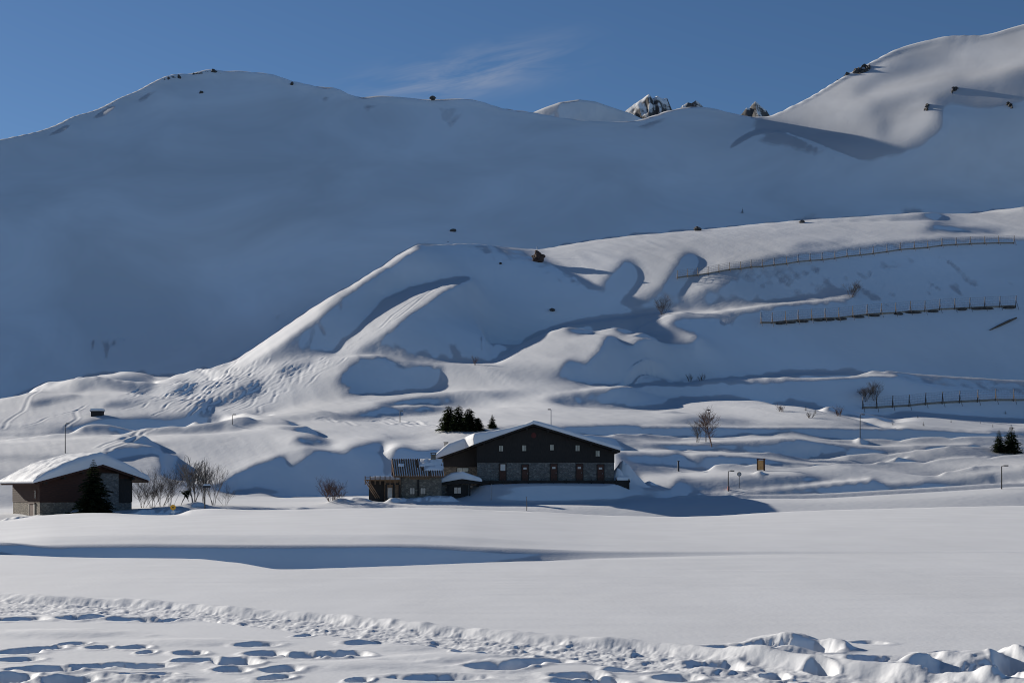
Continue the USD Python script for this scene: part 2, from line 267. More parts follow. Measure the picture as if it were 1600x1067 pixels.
def painted():
    q = np.full((len(IMY), len(IMX)), -0.05)
    gx, gy = np.meshgrid(IMX, IMY)
    for v, blur, poly in FACES:
        inside = np.zeros(q.shape, bool)
        p = np.array(poly, float)
        x0, y0 = np.roll(p[:, 0], 1), np.roll(p[:, 1], 1)
        for (xa, ya, xb, yb) in zip(x0, y0, p[:, 0], p[:, 1]):
            if ya != yb:
                rows = (gy > min(ya, yb)) & (gy <= max(ya, yb))
                inside ^= rows & (gx < xa + (gy - ya) * (xb - xa) / (yb - ya))
        m = ndimage.gaussian_filter(inside.astype(float), blur * 0.75)
        q = q * (1 - m) + (-0.18 if v < -0.11 else max(v, -0.06)) * m
    return q

def shape_land():
    z0, yc, yr = base_land()
    goal = painted()
    tt, ll = np.meshgrid(T, LY)
    ym = np.exp(ll)
    dt, dl = T[1] - T[0], LY[1] - LY[0]
    n = NL * NT
    def forward(m):
        d = sparse.lil_matrix((m - 1, m)); d.setdiag(-1.0); d.setdiag(1.0, 1)
        return d.tocsr()
    def mean(m):
        d = sparse.lil_matrix((m - 1, m)); d.setdiag(0.5); d.setdiag(0.5, 1)
        return d.tocsr()
    def second(m):
        d = sparse.lil_matrix((m, m)); d.setdiag(-2.0); d.setdiag(1.0, 1); d.setdiag(1.0, -1)
        d[0, :] = 0; d[-1, :] = 0
        return d.tocsr()
    # slopes live on the cells between the grid points
    Dt, Dl, Mc = sparse.kron(mean(NL), forward(NT)).tocsr() / dt, sparse.kron(forward(NL), mean(NT)).tocsr() / dl, sparse.kron(mean(NL), mean(NT)).tocsr()
    St, Sl = sparse.kron(sparse.eye(NL), second(NT)).tocsr(), sparse.kron(second(NL), sparse.eye(NT)).tocsr()
    Sx = sparse.kron(forward(NL), forward(NT)).tocsr()
    tc, yc_ = (Mc @ tt.ravel()), np.exp(Mc @ ll.ravel())
    sp, cp, te = math.sin(SUN_AZ), math.cos(SUN_AZ), math.tan(SUN_EL)
    Q = sp * Dt - cp * (Mc + Dl - sparse.diags(tc) @ Dt)
    v0 = (z0 / ym).ravel()
    lap = St.T @ St + Sl.T @ Sl + 2 * Sx.T @ Sx
    v = v0.copy()
    band = 0.03 - 0.012 * sstep((XPX - 1195) / 40)
    sky_band = np.exp(-((ym - yr[None]) / (band * yr)[None]) ** 2) + np.exp(-((ym - yc[None]) / 9.0) ** 2) * CREST_PIN
    near = np.clip((ym - 166) / 25, 0, 1)
    hill = (ym < yc[None] + 8).astype(float)
    lam = (ANCHOR * (1 + (4 + 8 * sstep((tt - 0.06) / 0.04)) * np.clip((285 - ym) / 40, 0, 1)) + 30000 * sky_band + 10000 * (1 - near) + 10 * ((tt > 0.16) & (ym > 600)) + 60 * (1 - hill)).ravel()
    beyond = Mc @ ((ym > yr[None]).astype(float)).ravel() > 0
    yci, front = Mc @ np.tile(across(crest, 1), (NL, 1)).ravel(), (Mc @ (hill.ravel())) > 0.5
    for it in range(5):
        ve = (v.reshape(NL, NT) - EYE / ym)
        run = np.maximum.accumulate(ve, 0)
        vis = (ve >= run - 1e-6).astype(float)
        vec = Mc @ ve.ravel()
        yi = HY - FPX * vec
        yi = yi + np.where(front, 7 * sstep(1.3 - (yi - yci) / 10), 0)      # a crest's own rounding belongs to its sunlit side
        g = ndimage.map_coordinates(goal, [(yi - IMY[0]) / 2, (CX + FPX * tc - IMX[0]) / 2], order=1, mode='nearest')
        g = np.where(~front & (yi > yci - 45), -0.06, g)
        g = ndimage.gaussian_filter(g.reshape(NL - 1, NT - 1), 0.6).ravel()
        w = (Mc @ (vis * near).ravel()) ** 2
        q = te + Q @ v
        w = np.where((g < 0) & (q < g), 0.06 * w, w)          # already turned well away from the sun
        xc, yi = CX + FPX * tc, HY - FPX * vec
        box = lambda x0, x1, y0, y1: sstep((xc - x0) / 40 + .5) * sstep((x1 - xc) / 40 + .5) * sstep((yi - y0) / 16 + .5) * sstep((y1 - yi) / 16 + .5)
        w = w * (1 - box(585, 975, 675, 800)) * (1 - box(-400, 285, 706, 860))* (1 - box(1380, 1900, 632, 678))
        w = np.where(beyond | ((yc_ < 224) & (xc < 720)) | (yc_ < 186), 0, w)
        w = np.where((g > 0) & (yc_ > 520) & (tc < 0), 4 * w, w)
        w = np.where((g > 0) & (yc_ > 600) & (tc > 0.16), 1.5 * w, w)
        A = (Q.T @ sparse.diags(w) @ Q + sparse.diags(lam) + SMOOTH * lap).tocsr()
        u, _ = cg(A, Q.T @ (w * (g - te - Q @ v0)), x0=v - v0, rtol=1e-4, maxiter=CGN, M=sparse.diags(1 / A.diagonal()))
        v = v0 + u
    u2 = (v - v0).reshape(NL, NT)
    far = sstep((ym - 600) / 40)
    u2 = u2 * (1 - far) + ndimage.gaussian_filter(u2, 1.3) * far
    return u2 + v0.reshape(NL, NT), yc, yr, z0
# ------------------------------------------------------------------ ground meshes
def grid_faces(nr, nc):
    i = np.arange(nr * nc).reshape(nr, nc)
    a, b, c, d = i[:-1, :-1].ravel(), i[:-1, 1:].ravel(), i[1:, 1:].ravel(), i[1:, :-1].ravel()
    return np.vstack([np.stack([a, b, c], 1), np.stack([a, c, d], 1)])
def n2(x, y, seed=0, octaves=3):
    return meshkit.fbm(np.stack([x, y, np.zeros_like(x) + 0.37], -1), octaves, seed) - 0.5
def curve(points):
    p = np.array(points, float)
    f = PchipInterpolator(p[:, 0], p[:, 1])
    return lambda x: f(np.clip(x, p[0, 0], p[-1, 0]))

V, YCREST, YRIDGE, Z0 = shape_land()
LAND = RectBivariateSpline(LY, T, V, kx=3, ky=3)
def hill_z(t, Y):
    t, Y = np.asarray(t, float), np.asarray(Y, float)
    v = LAND.ev(np.log(np.clip(Y, 158.0, 1500.0)), np.clip(t, T[0], T[-1]))
    return v * Y

near_edge = curve([(-400, 862), (0, 866), (120, 870), (300, 872), (370, 878), (440, 888), (520, 886), (650, 881), (800, 876), (1000, 873), (1200, 872), (2000, 872)])
bank_size = curve([(-400, 0.1), (-100, 0.3), (0, 0.6), (90, 0.9), (250, 1.0), (600, 1.0), (700, 0.85), (780, 0.6), (850, 0.4), (940, 0.22), (1150, 0.09), (1400, 0.03), (2000, 0.02)])
far_z0 = curve([(x, EYE - (y - HY) / FPX * FIELD_FAR) for x, y in far_edge])
far_smooth = curve([(x, float(np.mean(far_z0(np.linspace(x - 160, x + 160, 33))))) for x in range(-400, 2001, 40)])
def field_base(X, Y):
    t = X / np.maximum(Y, 1.0)
    x = CX + FPX * t
    edge = EYE * FPX / (near_edge(x) - HY)
    m = bank_size(x)
    foot = 49.3 + 0.5 * np.sin(X / 9.0)
    hollow = -0.85 * m * sstep((Y - edge + 0.5) / 4.0)
    rise = m * (1.1 * sstep((Y - foot) / (0.4 + 1.5 * m)) + 0.3 * sstep((Y - foot - 1) / 5.0))
    f = np.clip((Y - foot - 2) / (FIELD_FAR - foot - 2), 0, 1)
    k = sstep((f - 0.7) / 0.3)
    lower = far_smooth(x) * (1 - k) + far_z0(x) * k - 0.3 * m * (1 - k)
    return hollow + rise + lower * f
# trodden holes and heaps in the foreground, at their places in the field (photograph pixels: x, y, width, height, depth)
HOLES = [(30,968,70,6,.16),(130,966,60,7,.2),(290,964,70,9,.22),(155,964,38,7,.18),(215,968,80,6,.15),(250,970,44,6,.14),(280,967,30,6,.14),
 (60,1014,50,7,.18),(118,1006,30,5,.16),(30,1019,60,5,.14),(155,1012,32,6,.18),(210,1012,34,7,.2),(228,1020,22,5,.16),(300,1021,40,8,.2),(312,1033,60,9,.2),(368,1035,62,12,.24),
 (30,1030,50,5,.14),(45,1046,70,8,.2),(75,1047,70,11,.24),(150,1042,60,7,.18),(225,1041,80,7,.2),(290,1034,40,6,.14),(365,1048,44,9,.2),(400,1008,50,6,.16),(415,1022,50,11,.22),
 (480,1026,48,10,.22),(440,1047,50,11,.22),(522,1024,36,10,.22),(550,1022,40,9,.2),(430,1060,40,7,.2),(585,1004,56,9,.2),(475,993,20,5,.12),
 (720,1017,20,5,.12),(780,1022,50,7,.18),(780,1042,70,12,.22),(560,1064,30,7,.2),(905,1057,60,10,.22),(860,1033,60,8,.18),(820,1038,50,8,.16),(985,1047,60,10,.22),(1060,1060,60,12,.24),(930,1066,90,9,.22),
 (1195,1014,70,14,.3),(1250,1015,90,12,.28),(1130,1012,50,8,.2),(1120,1033,70,14,.25),(1285,1041,38,12,.26),(1210,1046,30,10,.2),(1300,1002,14,4,.12),(1360,1003,40,3,.1),(1390,1032,90,12,.22),(1480,1046,110,26,.5),(1550,1050,90,24,.5),(1520,1021,90,8,.3),(1590,1040,40,20,.3),
 (20,1062,60,10,.3),(110,1064,60,10,.25),(230,1056,60,8,.2),(690,1058,120,10,.12),(1290,1060,60,8,.2)]
HEAPS = [(1240,1004,60,22,.5),(1195,1008,56,12,.36),(1310,1012,34,14,.36),(1245,1022,46,10,.24),(1438,1036,40,18,.42),(1530,1032,110,14,.5),(1595,1030,50,20,.55),(1545,1061,30,12,.3),(1500,1064,50,9,.2),(1420,1052,70,10,.2),
 (165,1057,40,9,.2),(215,1061,50,9,.2),(70,1060,40,8,.16),(10,1056,50,8,.2),(280,1062,50,7,.14),(620,1012,90,12,.12),(700,1028,160,16,.16),(560,1040,160,20,.14),(80,990,190,16,.16),(300,1003,200,14,.12),(1180,1022,90,14,.2),(1100,1042,90,12,.18),(1340,1030,120,14,.16)]
PATH = [(-400,936,17),(-100,942,16),(0,945,15),(100,947,12),(200,951,11),(300,957,11),(400,966,12),(500,975,14),(600,986,15),(700,996,15),(800,1005,16),(900,1014,17),(1000,1024,20),(1100,1034,20),(1200,1045,20),(1300,1056,20),(1450,1072,20),(1700,1100,20)]
def to_field(x, y):
    Y = EYE * FPX / (y - HY)
    return (x - CX) / FPX * Y, Y
def foreground(X, Y):
    z = np.zeros_like(X)
    x, y = CX + FPX * X / Y, HY + EYE * FPX / Y
    rng = np.random.default_rng(5)
    warp = 0.05 * n2(X * 3, Y * 3, 11, 2)
    for kind, items in ((-1, HOLES), (1, HEAPS)):
        for (hx, hy, w, h, d) in items:
            cx, cy = to_field(hx, hy)
            if kind < 0: w, h = w * 1.2, h * 0.9
            if kind > 0: w, d = w * 1.7, d * 0.3
            rx, ry = 0.5 * w / FPX * cy, max(0.5 * h / (EYE * FPX) * cy * cy, 0.22 if kind < 0 else 0.4)
            i0, i1 = np.searchsorted(Y[:, 0], (cy - ry * 2.2, cy + ry * 2.2))
            if i1 <= i0: continue
            sl = slice(i0, i1)
            ang = rng.uniform(-0.2, 0.2)
            dx, dy = X[sl] - cx, Y[sl] - cy
            wob = 1 + 0.9 * n2((X[sl]) * 2.2, Y[sl] * 2.2, 21 + kind, 2)
            r = np.sqrt(((dx + ang * dy) / rx) ** 2 + (dy / ry) ** 2) * wob + (0.45 if kind < 0 else 0.15) * n2(X[sl] * 6.5, Y[sl] * 6.5, 23, 3)
            if kind < 0:
                d = min(d * 0.75, 0.2)
                z[sl] -= d * (1 - sstep((r - 0.45) / 0.75)) - 0.12 * d * np.exp(-((r - 1.35) / 0.28) ** 2)
            else:
                z[sl] += d * (1 - sstep((r - 0.1) / 1.0))
    p = np.array(PATH, float)
    yc, hw = PchipInterpolator(p[:, 0], p[:, 1])(np.clip(x, -400, 1700)), PchipInterpolator(p[:, 0], p[:, 2])(np.clip(x, -400, 1700))
    Xc, Yc = to_field(x, yc)
    hwY = hw / (EYE * FPX) * Yc ** 2
    s = (Y - Yc) / hwY                                   # -1 .. 1 across the trodden strip
    m = (1 - sstep((np.abs(s + 0.5 * n2(X * 0.9, Y * 0.9, 3, 3)) - 0.72) / 0.35))
    lumps = np.abs(n2(X * 3.0, Y * 3.0, 31, 4)) * 0.5 + np.maximum(n2(X * 6.5, Y * 5.5, 33, 3), -0.1) * 0.22 + n2(X * 1.1, Y * 1.1, 37, 2) * 0.22
    z += m * (-0.10 + lumps * 0.36 * (1 - 0.45 * sstep((x - 1000) / 200)))
    z += 0.045 * np.exp(-((s - 1.05) / 0.22) ** 2) * (1 + 3 * n2(X * 2, Y * 2, 41, 3))
    rub = 0.8 * sstep((y - 1048) / 16) * sstep((360 - x) / 120) + 0.5 * sstep((y - 1040) / 20) * sstep((x - 1020) / 150) * sstep((1420 - x) / 100)
    z += rub * (np.abs(n2(X * 2.6, Y * 2.6, 51, 4)) * 0.16 - 0.02 + 0.06 * np.maximum(n2(X * 6, Y * 6, 53, 3), 0))
    return z
def field_z(X, Y, fine=True):
    X, Y = np.asarray(X, float), np.asarray(Y, float)
    z = field_base(X, Y)
    z = z + 0.10 * n2(X / 9, Y / 14, 61, 2) * np.clip(Y / 40, 0.4, 1) + 0.016 * n2(X / 1.1, Y / 2.6, 63, 3) + 0.02 * n2(X / 3.4, Y / 0.9, 65, 3) * np.clip(Y / 20, 0, 1.5)
    return z

# snow field, from the photographer's feet to its far edge
tin = np.linspace(-0.385, 0.385, 980)
tout = 0.385 + np.geomspace(0.004, 1.2, 30)
tcols = np.concatenate([-tout[::-1], tin, tout])
yrows = np.concatenate([np.geomspace(2.5, 13.2, 30)[:-1], np.geomspace(13.2, 40.0, 330)[:-1], np.geomspace(40.0, 62.0, 70)[:-1], np.geomspace(62, FIELD_FAR, 60)])
tg, yg = np.meshgrid(tcols, yrows)
xg = tg * yg
zg = field_z(xg, yg)
sel = yrows < 41
zg[sel] += foreground(xg[sel], yg[sel]) * sstep((41 - yg[sel]) / 6)
edge_row = np.stack([xg[-1] * 1.002, yg[-1] * 1.002, zg[-1] - 2.0], -1)
pts = np.concatenate([np.stack([xg, yg, zg], -1).reshape(-1, 3), edge_row])
field = obj('snow_field', (pts, grid_faces(len(yrows) + 1, len(tcols))), SNOW_NEAR, smooth=True)
tag(field, 'wide flat snow field with a trodden path and footprints in front', kind='structure')

# hillside and great slope
YS = np.geomspace(158.0, 1490.0, 1500)
def hit(x, y):
    """Distance at which the hillside shows at a photograph pixel."""
    yi = HY - FPX * (hill_z(np.full_like(YS, (x - CX) / FPX), YS) - EYE) / YS
    k = np.nonzero(yi <= y)[0]
    return float(YS[k[0]]) if len(k) else float(YS[np.argmin(yi)])
def spot(x, y):
    Y = hit(x, y)
    return np.array([(x - CX) / FPX * Y, Y, float(hill_z((x - CX) / FPX, Y))])
def spots(x, y, y0=560.0, y1=1490.0):
    """Many far points at once."""
    ys = np.geomspace(y0, y1, 420)
    t = (np.asarray(x, float) - CX) / FPX
    z = hill_z(t[:, None] + 0 * ys[None], ys[None] + 0 * t[:, None])
    yi = HY - FPX * (z - EYE) / ys
    ok = yi <= np.asarray(y, float)[:, None]
    k = np.where(ok.any(1), ok.argmax(1), yi.argmin(1))
    Yk = ys[k]
    return np.stack([t * Yk, Yk, z[np.arange(len(t)), k]], -1)
def ski_tracks(X, Y):
    """Grooves left by skiers and walkers."""
    z = np.zeros_like(X)
    rng = np.random.default_rng(12)
    runs = []
    for k in range(32):      # wide field of turns on the left hill
        x0 = rng.uniform(335, 520); y0 = 566 + rng.uniform(0, 20) - (x0 - 335) * 0.06
        x1 = x0 - rng.uniform(60, 190); y1 = rng.uniform(618, 652)
        n = rng.uniform(2.5, 6)
        u = np.linspace(0, 1, 60)
        runs.append((x0 + (x1 - x0) * u + rng.uniform(2, 5) * np.sin(u * n * 6.28 + rng.uniform(0, 6)), y0 + (y1 - y0) * u + 1.5 * np.sin(u * n * 6.28 + 1), 0.3))
    for a, b in (((60, 610), (2, 672)), ((128, 634), (104, 668)), ((236, 672), (165, 705)), ((224, 672), (150, 700)), ((540, 560), (470, 605)), ((700, 440), (560, 535)), ((680, 447), (540, 548)), ((120, 640), (30, 668))):
        u = np.linspace(0, 1, 60)
        runs.append((a[0] + (b[0] - a[0]) * u + 4 * np.sin(u * 9 + a[0]), a[1] + (b[1] - a[1]) * u, 0.38))
    for k in range(4):
        x0 = rng.uniform(470, 640)
        u = np.linspace(0, 1, 40)
        runs.append((x0 + 60 * u, 655 + rng.uniform(-3, 3) + 9 * u + 2 * np.sin(u * 12 + k), 0.3))
    ty, tt = yrows, tcols
    for xs, ys, wd in runs:
        p = np.array([spot(a, b) for a, b in zip(xs[::3], ys[::3])])
        if np.abs(np.diff(p[:, 1])).max() > 45: continue
        q = np.stack([np.interp(np.linspace(0, 1, 160), np.linspace(0, 1, len(p)), p[:, i]) for i in (0, 1)], -1)
        q += np.stack([meshkit.noise(np.stack([q[:, 1] * 0.15, q[:, 0] * 0, q[:, 0] * 0 + len(z)], -1), 7) * 0.8, np.zeros(len(q))], -1)
        i0, i1 = np.searchsorted(ty, (q[:, 1].min() - 2, q[:, 1].max() + 2))
        tq = q[:, 0] / q[:, 1]
        j0, j1 = np.searchsorted(tt, (tq.min() - 0.006, tq.max() + 0.006))
        if i1 <= i0 or j1 <= j0: continue
        from scipy.spatial import cKDTree
        seg = np.concatenate([q[:-1] + (q[1:] - q[:-1]) * f for f in (0, 0.25, 0.5, 0.75)])
        d, _ = cKDTree(seg).query(np.stack([X[i0:i1, j0:j1], Y[i0:i1, j0:j1]], -1).reshape(-1, 2), distance_upper_bound=2.5)
        d = np.where(np.isfinite(d), d, 9).reshape(i1 - i0, j1 - j0)
        z[i0:i1, j0:j1] += -0.08 * np.exp(-(d / wd) ** 2) + 0.05 * np.exp(-((d - 0.8) / 0.35) ** 2)
    return np.maximum(z, -0.25)
tin = np.linspace(-0.385, 0.385, 800)
tout = 0.385 + np.geomspace(0.004, 1.2, 24)
tcols = np.concatenate([-tout[::-1], tin, tout])
yrows = np.concatenate([np.geomspace(158.0, 560, 520)[:-1], np.geomspace(560, 1500, 240)])
tg, yg = np.meshgrid(tcols, yrows)
zg = hill_z(tg, yg)
xg = tg * yg
amp = np.clip((yg - 185) / 40, 0, 1)
zg = zg + amp * ((0.12 + 0.2 * np.clip((yg - 250) / 60, 0, 1) - 0.14 * np.clip((yg - 540) / 60, 0, 1)) * n2(xg / 15, yg / 15, 71, 3) + 0.09 * n2(xg / 4, yg / 4, 73, 3) + 0.16 * (1 - 0.9 * sstep((yg - 500) / 60)) * n2((xg + 0.4 * yg) / 2.2, (yg - 0.4 * xg) / 20, 75, 3))
far_ = sstep((yg - 540) / 60)
zg = zg + far_ * (6.0 * n2(xg / 80, yg / 110, 85, 3) + 0.1 * n2((xg + 0.3 * yg) / 12, yg / 60, 86, 3))
mid_ = np.clip((yg - 265) / 40, 0, 1) * (1 - far_)
flute = 1 - 2 * np.abs(n2((xg + 0.25 * yg) / 7.0, (yg - 0.25 * xg) / 34.0, 87, 3)) * 2
zg = zg + mid_ * 0.16 * flute * np.clip(0.5 + 2.2 * n2(xg / 30, yg / 30, 88, 2), 0, 1)
zg = zg + ski_tracks(xg, yg)
for hx_, hy_, Y_, w_, h_ in ((612, 784, 180.5, 20, 7), (628, 782, 181, 26, 8), (648, 782, 181.5, 22, 6), (668, 780, 182, 30, 10), (690, 779, 182.5, 30, 10), (706, 776, 183, 20, 6), (560, 782, 181, 40, 8), (532, 788, 178, 46, 8), (470, 797, 172, 40, 5), (590, 792, 174, 60, 5), (640, 795, 171, 50, 4), (976, 748, 196, 34, 26), (965, 752, 193, 24, 16), (995, 752, 197, 26, 12), (255, 800, 172, 60, 9), (215, 803, 170, 50, 10), (120, 809, 169, 50, 12), (60, 812, 168.5, 60, 8), (20, 812, 168.5, 50, 8), (355, 799, 172, 40, 6), (305, 793, 176, 50, 9), (1015, 750, 201, 18, 6), (1186, 738, 206, 16, 5), (1344, 690, 252, 14, 7)):
    cx_ = (hx_ - CX) / FPX * Y_
    r_ = ((xg - cx_) / (0.5 * w_ / FPX * Y_)) ** 2 + ((yg - Y_) / max(1.4, 0.4 * w_ / FPX * Y_)) ** 2
    k_ = r_ < 6
    zg[k_] += h_ / FPX * Y_ * (np.exp(-r_[k_] * 1.1) * (1 + 0.9 * n2(xg[k_] * 1.3, yg[k_] * 1.3, 83, 4)))
HILL_PTS = (tcols, yrows, zg)
hill = obj('snow_hillside', (np.stack([xg, yg, zg], -1).reshape(-1, 3), grid_faces(len(yrows), len(tcols))), SNOW_FAR, smooth=True)
tag(hill, 'snow covered hillside with terraces rising to a long mountain ridge', kind='structure')

# the land beside and behind the photographer
edge_t = 1.585
az0 = math.atan(edge_t)
azs = np.linspace(az0, 2 * math.pi - az0, 60)
rads = np.concatenate([[0.3], np.geomspace(4.6, 2800, 70)])
ag, rg = np.meshgrid(azs, rads)
def rim(r, side):
    Y = r * math.cos(az0)
    return np.where(Y < FIELD_FAR, field_base(side * edge_t * Y, Y), hill_z(side * edge_t, np.maximum(Y, FIELD_FAR)))
w1, w2 = sstep(1 - (ag - az0) / 1.3), sstep(1 - (2 * math.pi - az0 - ag) / 1.3)
zs = w1 * rim(rg, 1) + w2 * rim(rg, -1) + (1 - w1 - w2) * (0.02 * np.maximum(rg - 200, 0) * (0.5 + n2(rg * np.cos(ag) / 300, rg * np.sin(ag) / 300, 81, 3)))
side = obj('valley_snow', (np.stack([rg * np.sin(ag), rg * np.cos(ag), zs - 0.02], -1).reshape(-1, 3), grid_faces(len(rads), len(azs))[:, ::-1]), SNOW_FAR, smooth=True)
tag(side, 'open snow covered valley floor beside and behind the field', kind='structure')
def ground_at(x, Y, off=0.0):
    """World point on the snow in photograph column x at distance Y."""
    t = (x - CX) / FPX
    z = float(hill_z(t, Y)) if Y > FIELD_FAR else float(field_z(t * Y, np.array(Y)))
    return np.array([t * Y, Y, z + off])
# ------------------------------------------------------------------ materials of the objects
def plain(name, color, rough=0.8, noise=None, amount=0.25, bump=0.0, stretch=(1, 1, 1), spec=0.3):
    nodes = {'p': ('principled_bsdf', {'base_color': color, 'roughness': rough, 'specular_ior_level': spec})}
    links = []
    if noise:
        dark, light = [c * (1 - amount) for c in color], [min(1, c * (1 + amount)) for c in color]
        nodes.update({'t': ('texture_coordinate', {}), 'm': ('mapping', {'scale': stretch}), 'n': ('noise_texture', {'scale': noise, 'detail': 5.0, 'roughness': 0.6}),
                      'r': ('rgb_ramp', {'ramp': [(0.3, dark), (0.7, light)]})})
        links = [('t.object', 'm.vector'), ('m.vector', 'n.vector'), ('n.fac', 'r.fac'), ('r.color', 'p.base_color')]
        if bump:
            nodes['b'] = ('bump', {'strength': bump, 'distance': 0.05})
            links += [('n.fac', 'b.height'), ('b.normal', 'p.normal')]
    return usdkit.material(stage, f'/World/Looks/{name}', nodes, links, surface='p.BSDF')
def stone_material(name, a, b, mortar, scale):
    return usdkit.material(stage, f'/World/Looks/{name}', {
        't': ('texture_coordinate', {}), 'm': ('mapping', {'scale': (1.0, 1.0, 1.7)}),
        'c': ('voronoi_texture', {'scale': scale, 'feature': 'f1'}), 'e': ('voronoi_texture', {'scale': scale, 'feature': 'distance_to_edge'}),
        's': ('separate_color', {}), 'r': ('rgb_ramp', {'ramp': [(0.0, a), (1.0, b)]}), 'er': ('rgb_ramp', {'ramp': [(0.02, (0, 0, 0)), (0.1, (1, 1, 1))]}),
        'x': ('mix_color', {'a': mortar}), 'bu': ('bump', {'strength': 0.8, 'distance': 0.05}), 'p': ('principled_bsdf', {'roughness': 0.9})},
        [('t.object', 'm.vector'), ('m.vector', 'c.vector'), ('m.vector', 'e.vector'), ('c.color', 's.color'), ('s.r', 'r.fac'), ('e.distance', 'er.fac'),
         ('er.color', 'x.fac'), ('r.color', 'x.b'), ('x.result', 'p.base_color'), ('er.color', 'bu.height'), ('bu.normal', 'p.normal')], surface='p.BSDF')
STONE = stone_material('grey_stone', (0.08, 0.077, 0.073), (0.175, 0.168, 0.155), (0.10, 0.097, 0.09), 2.6)
STONE_WARM = stone_material('warm_stone', (0.095, 0.082, 0.064), (0.22, 0.185, 0.14), (0.12, 0.105, 0.085), 2.6)
WOOD_BLACK = plain('tarred_boards', (0.022, 0.019, 0.017), 0.85, 5.0, 0.5, 0.3, (6, 6, 0.4))
WOOD_RED = plain('red_brown_boards', (0.045, 0.02, 0.014), 0.8, 5.0, 0.5, 0.3, (0.4, 6, 7))
WOOD_DOOR = plain('brown_door_wood', (0.06, 0.025, 0.017), 0.7, 4.0, 0.35)
WOOD_DECK = plain('weathered_deck_wood', (0.16, 0.10, 0.06), 0.85, 4.0, 0.4)
WOOD_ORANGE = plain('larch_wood', (0.5, 0.27, 0.1), 0.7, 3.0, 0.2)
CURTAIN = plain('pale_curtain', (0.5, 0.48, 0.44), 0.9, 6.0, 0.15)
PANE = usdkit.material(stage, '/World/Looks/window_glass', {'f': ('fresnel', {'IOR': 1.5}), 't': ('transparent_bsdf', {}), 'g': ('glossy_bsdf', {'roughness': 0.03}), 'm': ('mix_closure', {})},
                       [('f.fac', 'm.fac'), ('t.BSDF', 'm.closure1'), ('g.BSDF', 'm.closure2')], surface='m.closure')
METAL_DARK = plain('dark_steel', (0.03, 0.03, 0.032), 0.5)
METAL_GREY = plain('galvanised_steel', (0.26, 0.26, 0.27), 0.5, 8.0, 0.2)
METAL_RUST = plain('rusty_steel', (0.09, 0.07, 0.06), 0.7, 8.0, 0.3)
TILE = plain('dark_roof_sheet', (0.14, 0.078, 0.045), 0.7, 3.0, 0.4)
PLASTER = plain('pale_plaster', (0.42, 0.38, 0.33), 0.9, 3.0, 0.2)
SIGN_YELLOW = plain('yellow_sign_paint', (0.75, 0.36, 0.03), 0.6)
SIGN_WHITE = plain('white_sign_paint', (0.75, 0.75, 0.72), 0.6)
SIGN_RED = plain('dull_red_paint', (0.28, 0.05, 0.04), 0.6)
ROCK = plain('dark_rock', (0.06, 0.055, 0.052), 0.9, 1.2, 0.6, 0.8)
ROCK_RED = plain('reddish_rock', (0.06, 0.036, 0.028), 0.9, 1.5, 0.5, 0.8)
BARK = plain('dark_bark', (0.10, 0.08, 0.066), 0.9, 6.0, 0.4)
BARK_PALE = plain('pale_bark', (0.22, 0.19, 0.165), 0.9, 6.0, 0.4)
BARK_RED = plain('reddish_twigs', (0.11, 0.065, 0.05), 0.9)
NEEDLES = usdkit.material(stage, '/World/Looks/dark_needles', {
    't': ('geometry', {}), 'n': ('noise_texture', {'scale': 1.4, 'detail': 3.0}), 'r': ('rgb_ramp', {'ramp': [(0.3, (0.012, 0.02, 0.012)), (0.7, (0.035, 0.048, 0.026))]}),
    'd': ('diffuse_bsdf', {}), 'l': ('translucent_bsdf', {'color': (0.03, 0.04, 0.015)}), 'm': ('mix_closure', {'fac': 0.25})},
    [('t.position', 'n.vector'), ('n.fac', 'r.fac'), ('r.color', 'd.color'), ('d.BSDF', 'm.closure1'), ('l.BSDF', 'm.closure2')], surface='m.closure')

# ------------------------------------------------------------------ shapes
def box(x0, x1, y0, y1, z0, z1, bevel=0.0):
    m = trimesh.creation.box([x1 - x0, y1 - y0, z1 - z0])
    m.apply_translation([(x0 + x1) / 2, (y0 + y1) / 2, (z0 + z1) / 2])
    return m
def join(*ms): return trimesh.util.concatenate([m for m in ms if m is not None])
def prism(points_xz, y0, y1):
    """Outline in the x-z plane, pushed from y0 to y1."""
    m = trimesh.creation.extrude_polygon(shapely.Polygon(points_xz), y1 - y0, engine='earcut')
    v = m.vertices.copy()
    m.vertices = np.stack([v[:, 0], y0 + v[:, 2], v[:, 1]], 1)
    m.invert()
    return m
def tube(points, radii, sides=6, cap=True):
    p = np.asarray(points, float); r = np.broadcast_to(np.asarray(radii, float), (len(p),))
    d = np.gradient(p, axis=0); d /= np.linalg.norm(d, axis=1, keepdims=True) + 1e-12
    ref = np.where(np.abs(d[:, 2:3]) > 0.9, [[1.0, 0, 0]], [[0, 0, 1.0]])
    a = np.cross(d, ref); a /= np.linalg.norm(a, axis=1, keepdims=True); b = np.cross(d, a)
    th = np.arange(sides) / sides * 2 * np.pi
    v = (p[:, None] + r[:, None, None] * (a[:, None] * np.cos(th)[None, :, None] + b[:, None] * np.sin(th)[None, :, None])).reshape(-1, 3)
    f = []
    for i in range(len(p) - 1):
        for j in range(sides):
            q = [i * sides + j, i * sides + (j + 1) % sides, (i + 1) * sides + (j + 1) % sides, (i + 1) * sides + j]
            f += [[q[0], q[1], q[2]], [q[0], q[2], q[3]]]
    if cap:
        for i in (0, len(p) - 1):
            base = len(v); v = np.vstack([v, p[i]])
            for j in range(sides):
                f.append([base, i * sides + j, i * sides + (j + 1) % sides])
    return trimesh.Trimesh(v, f, process=False)
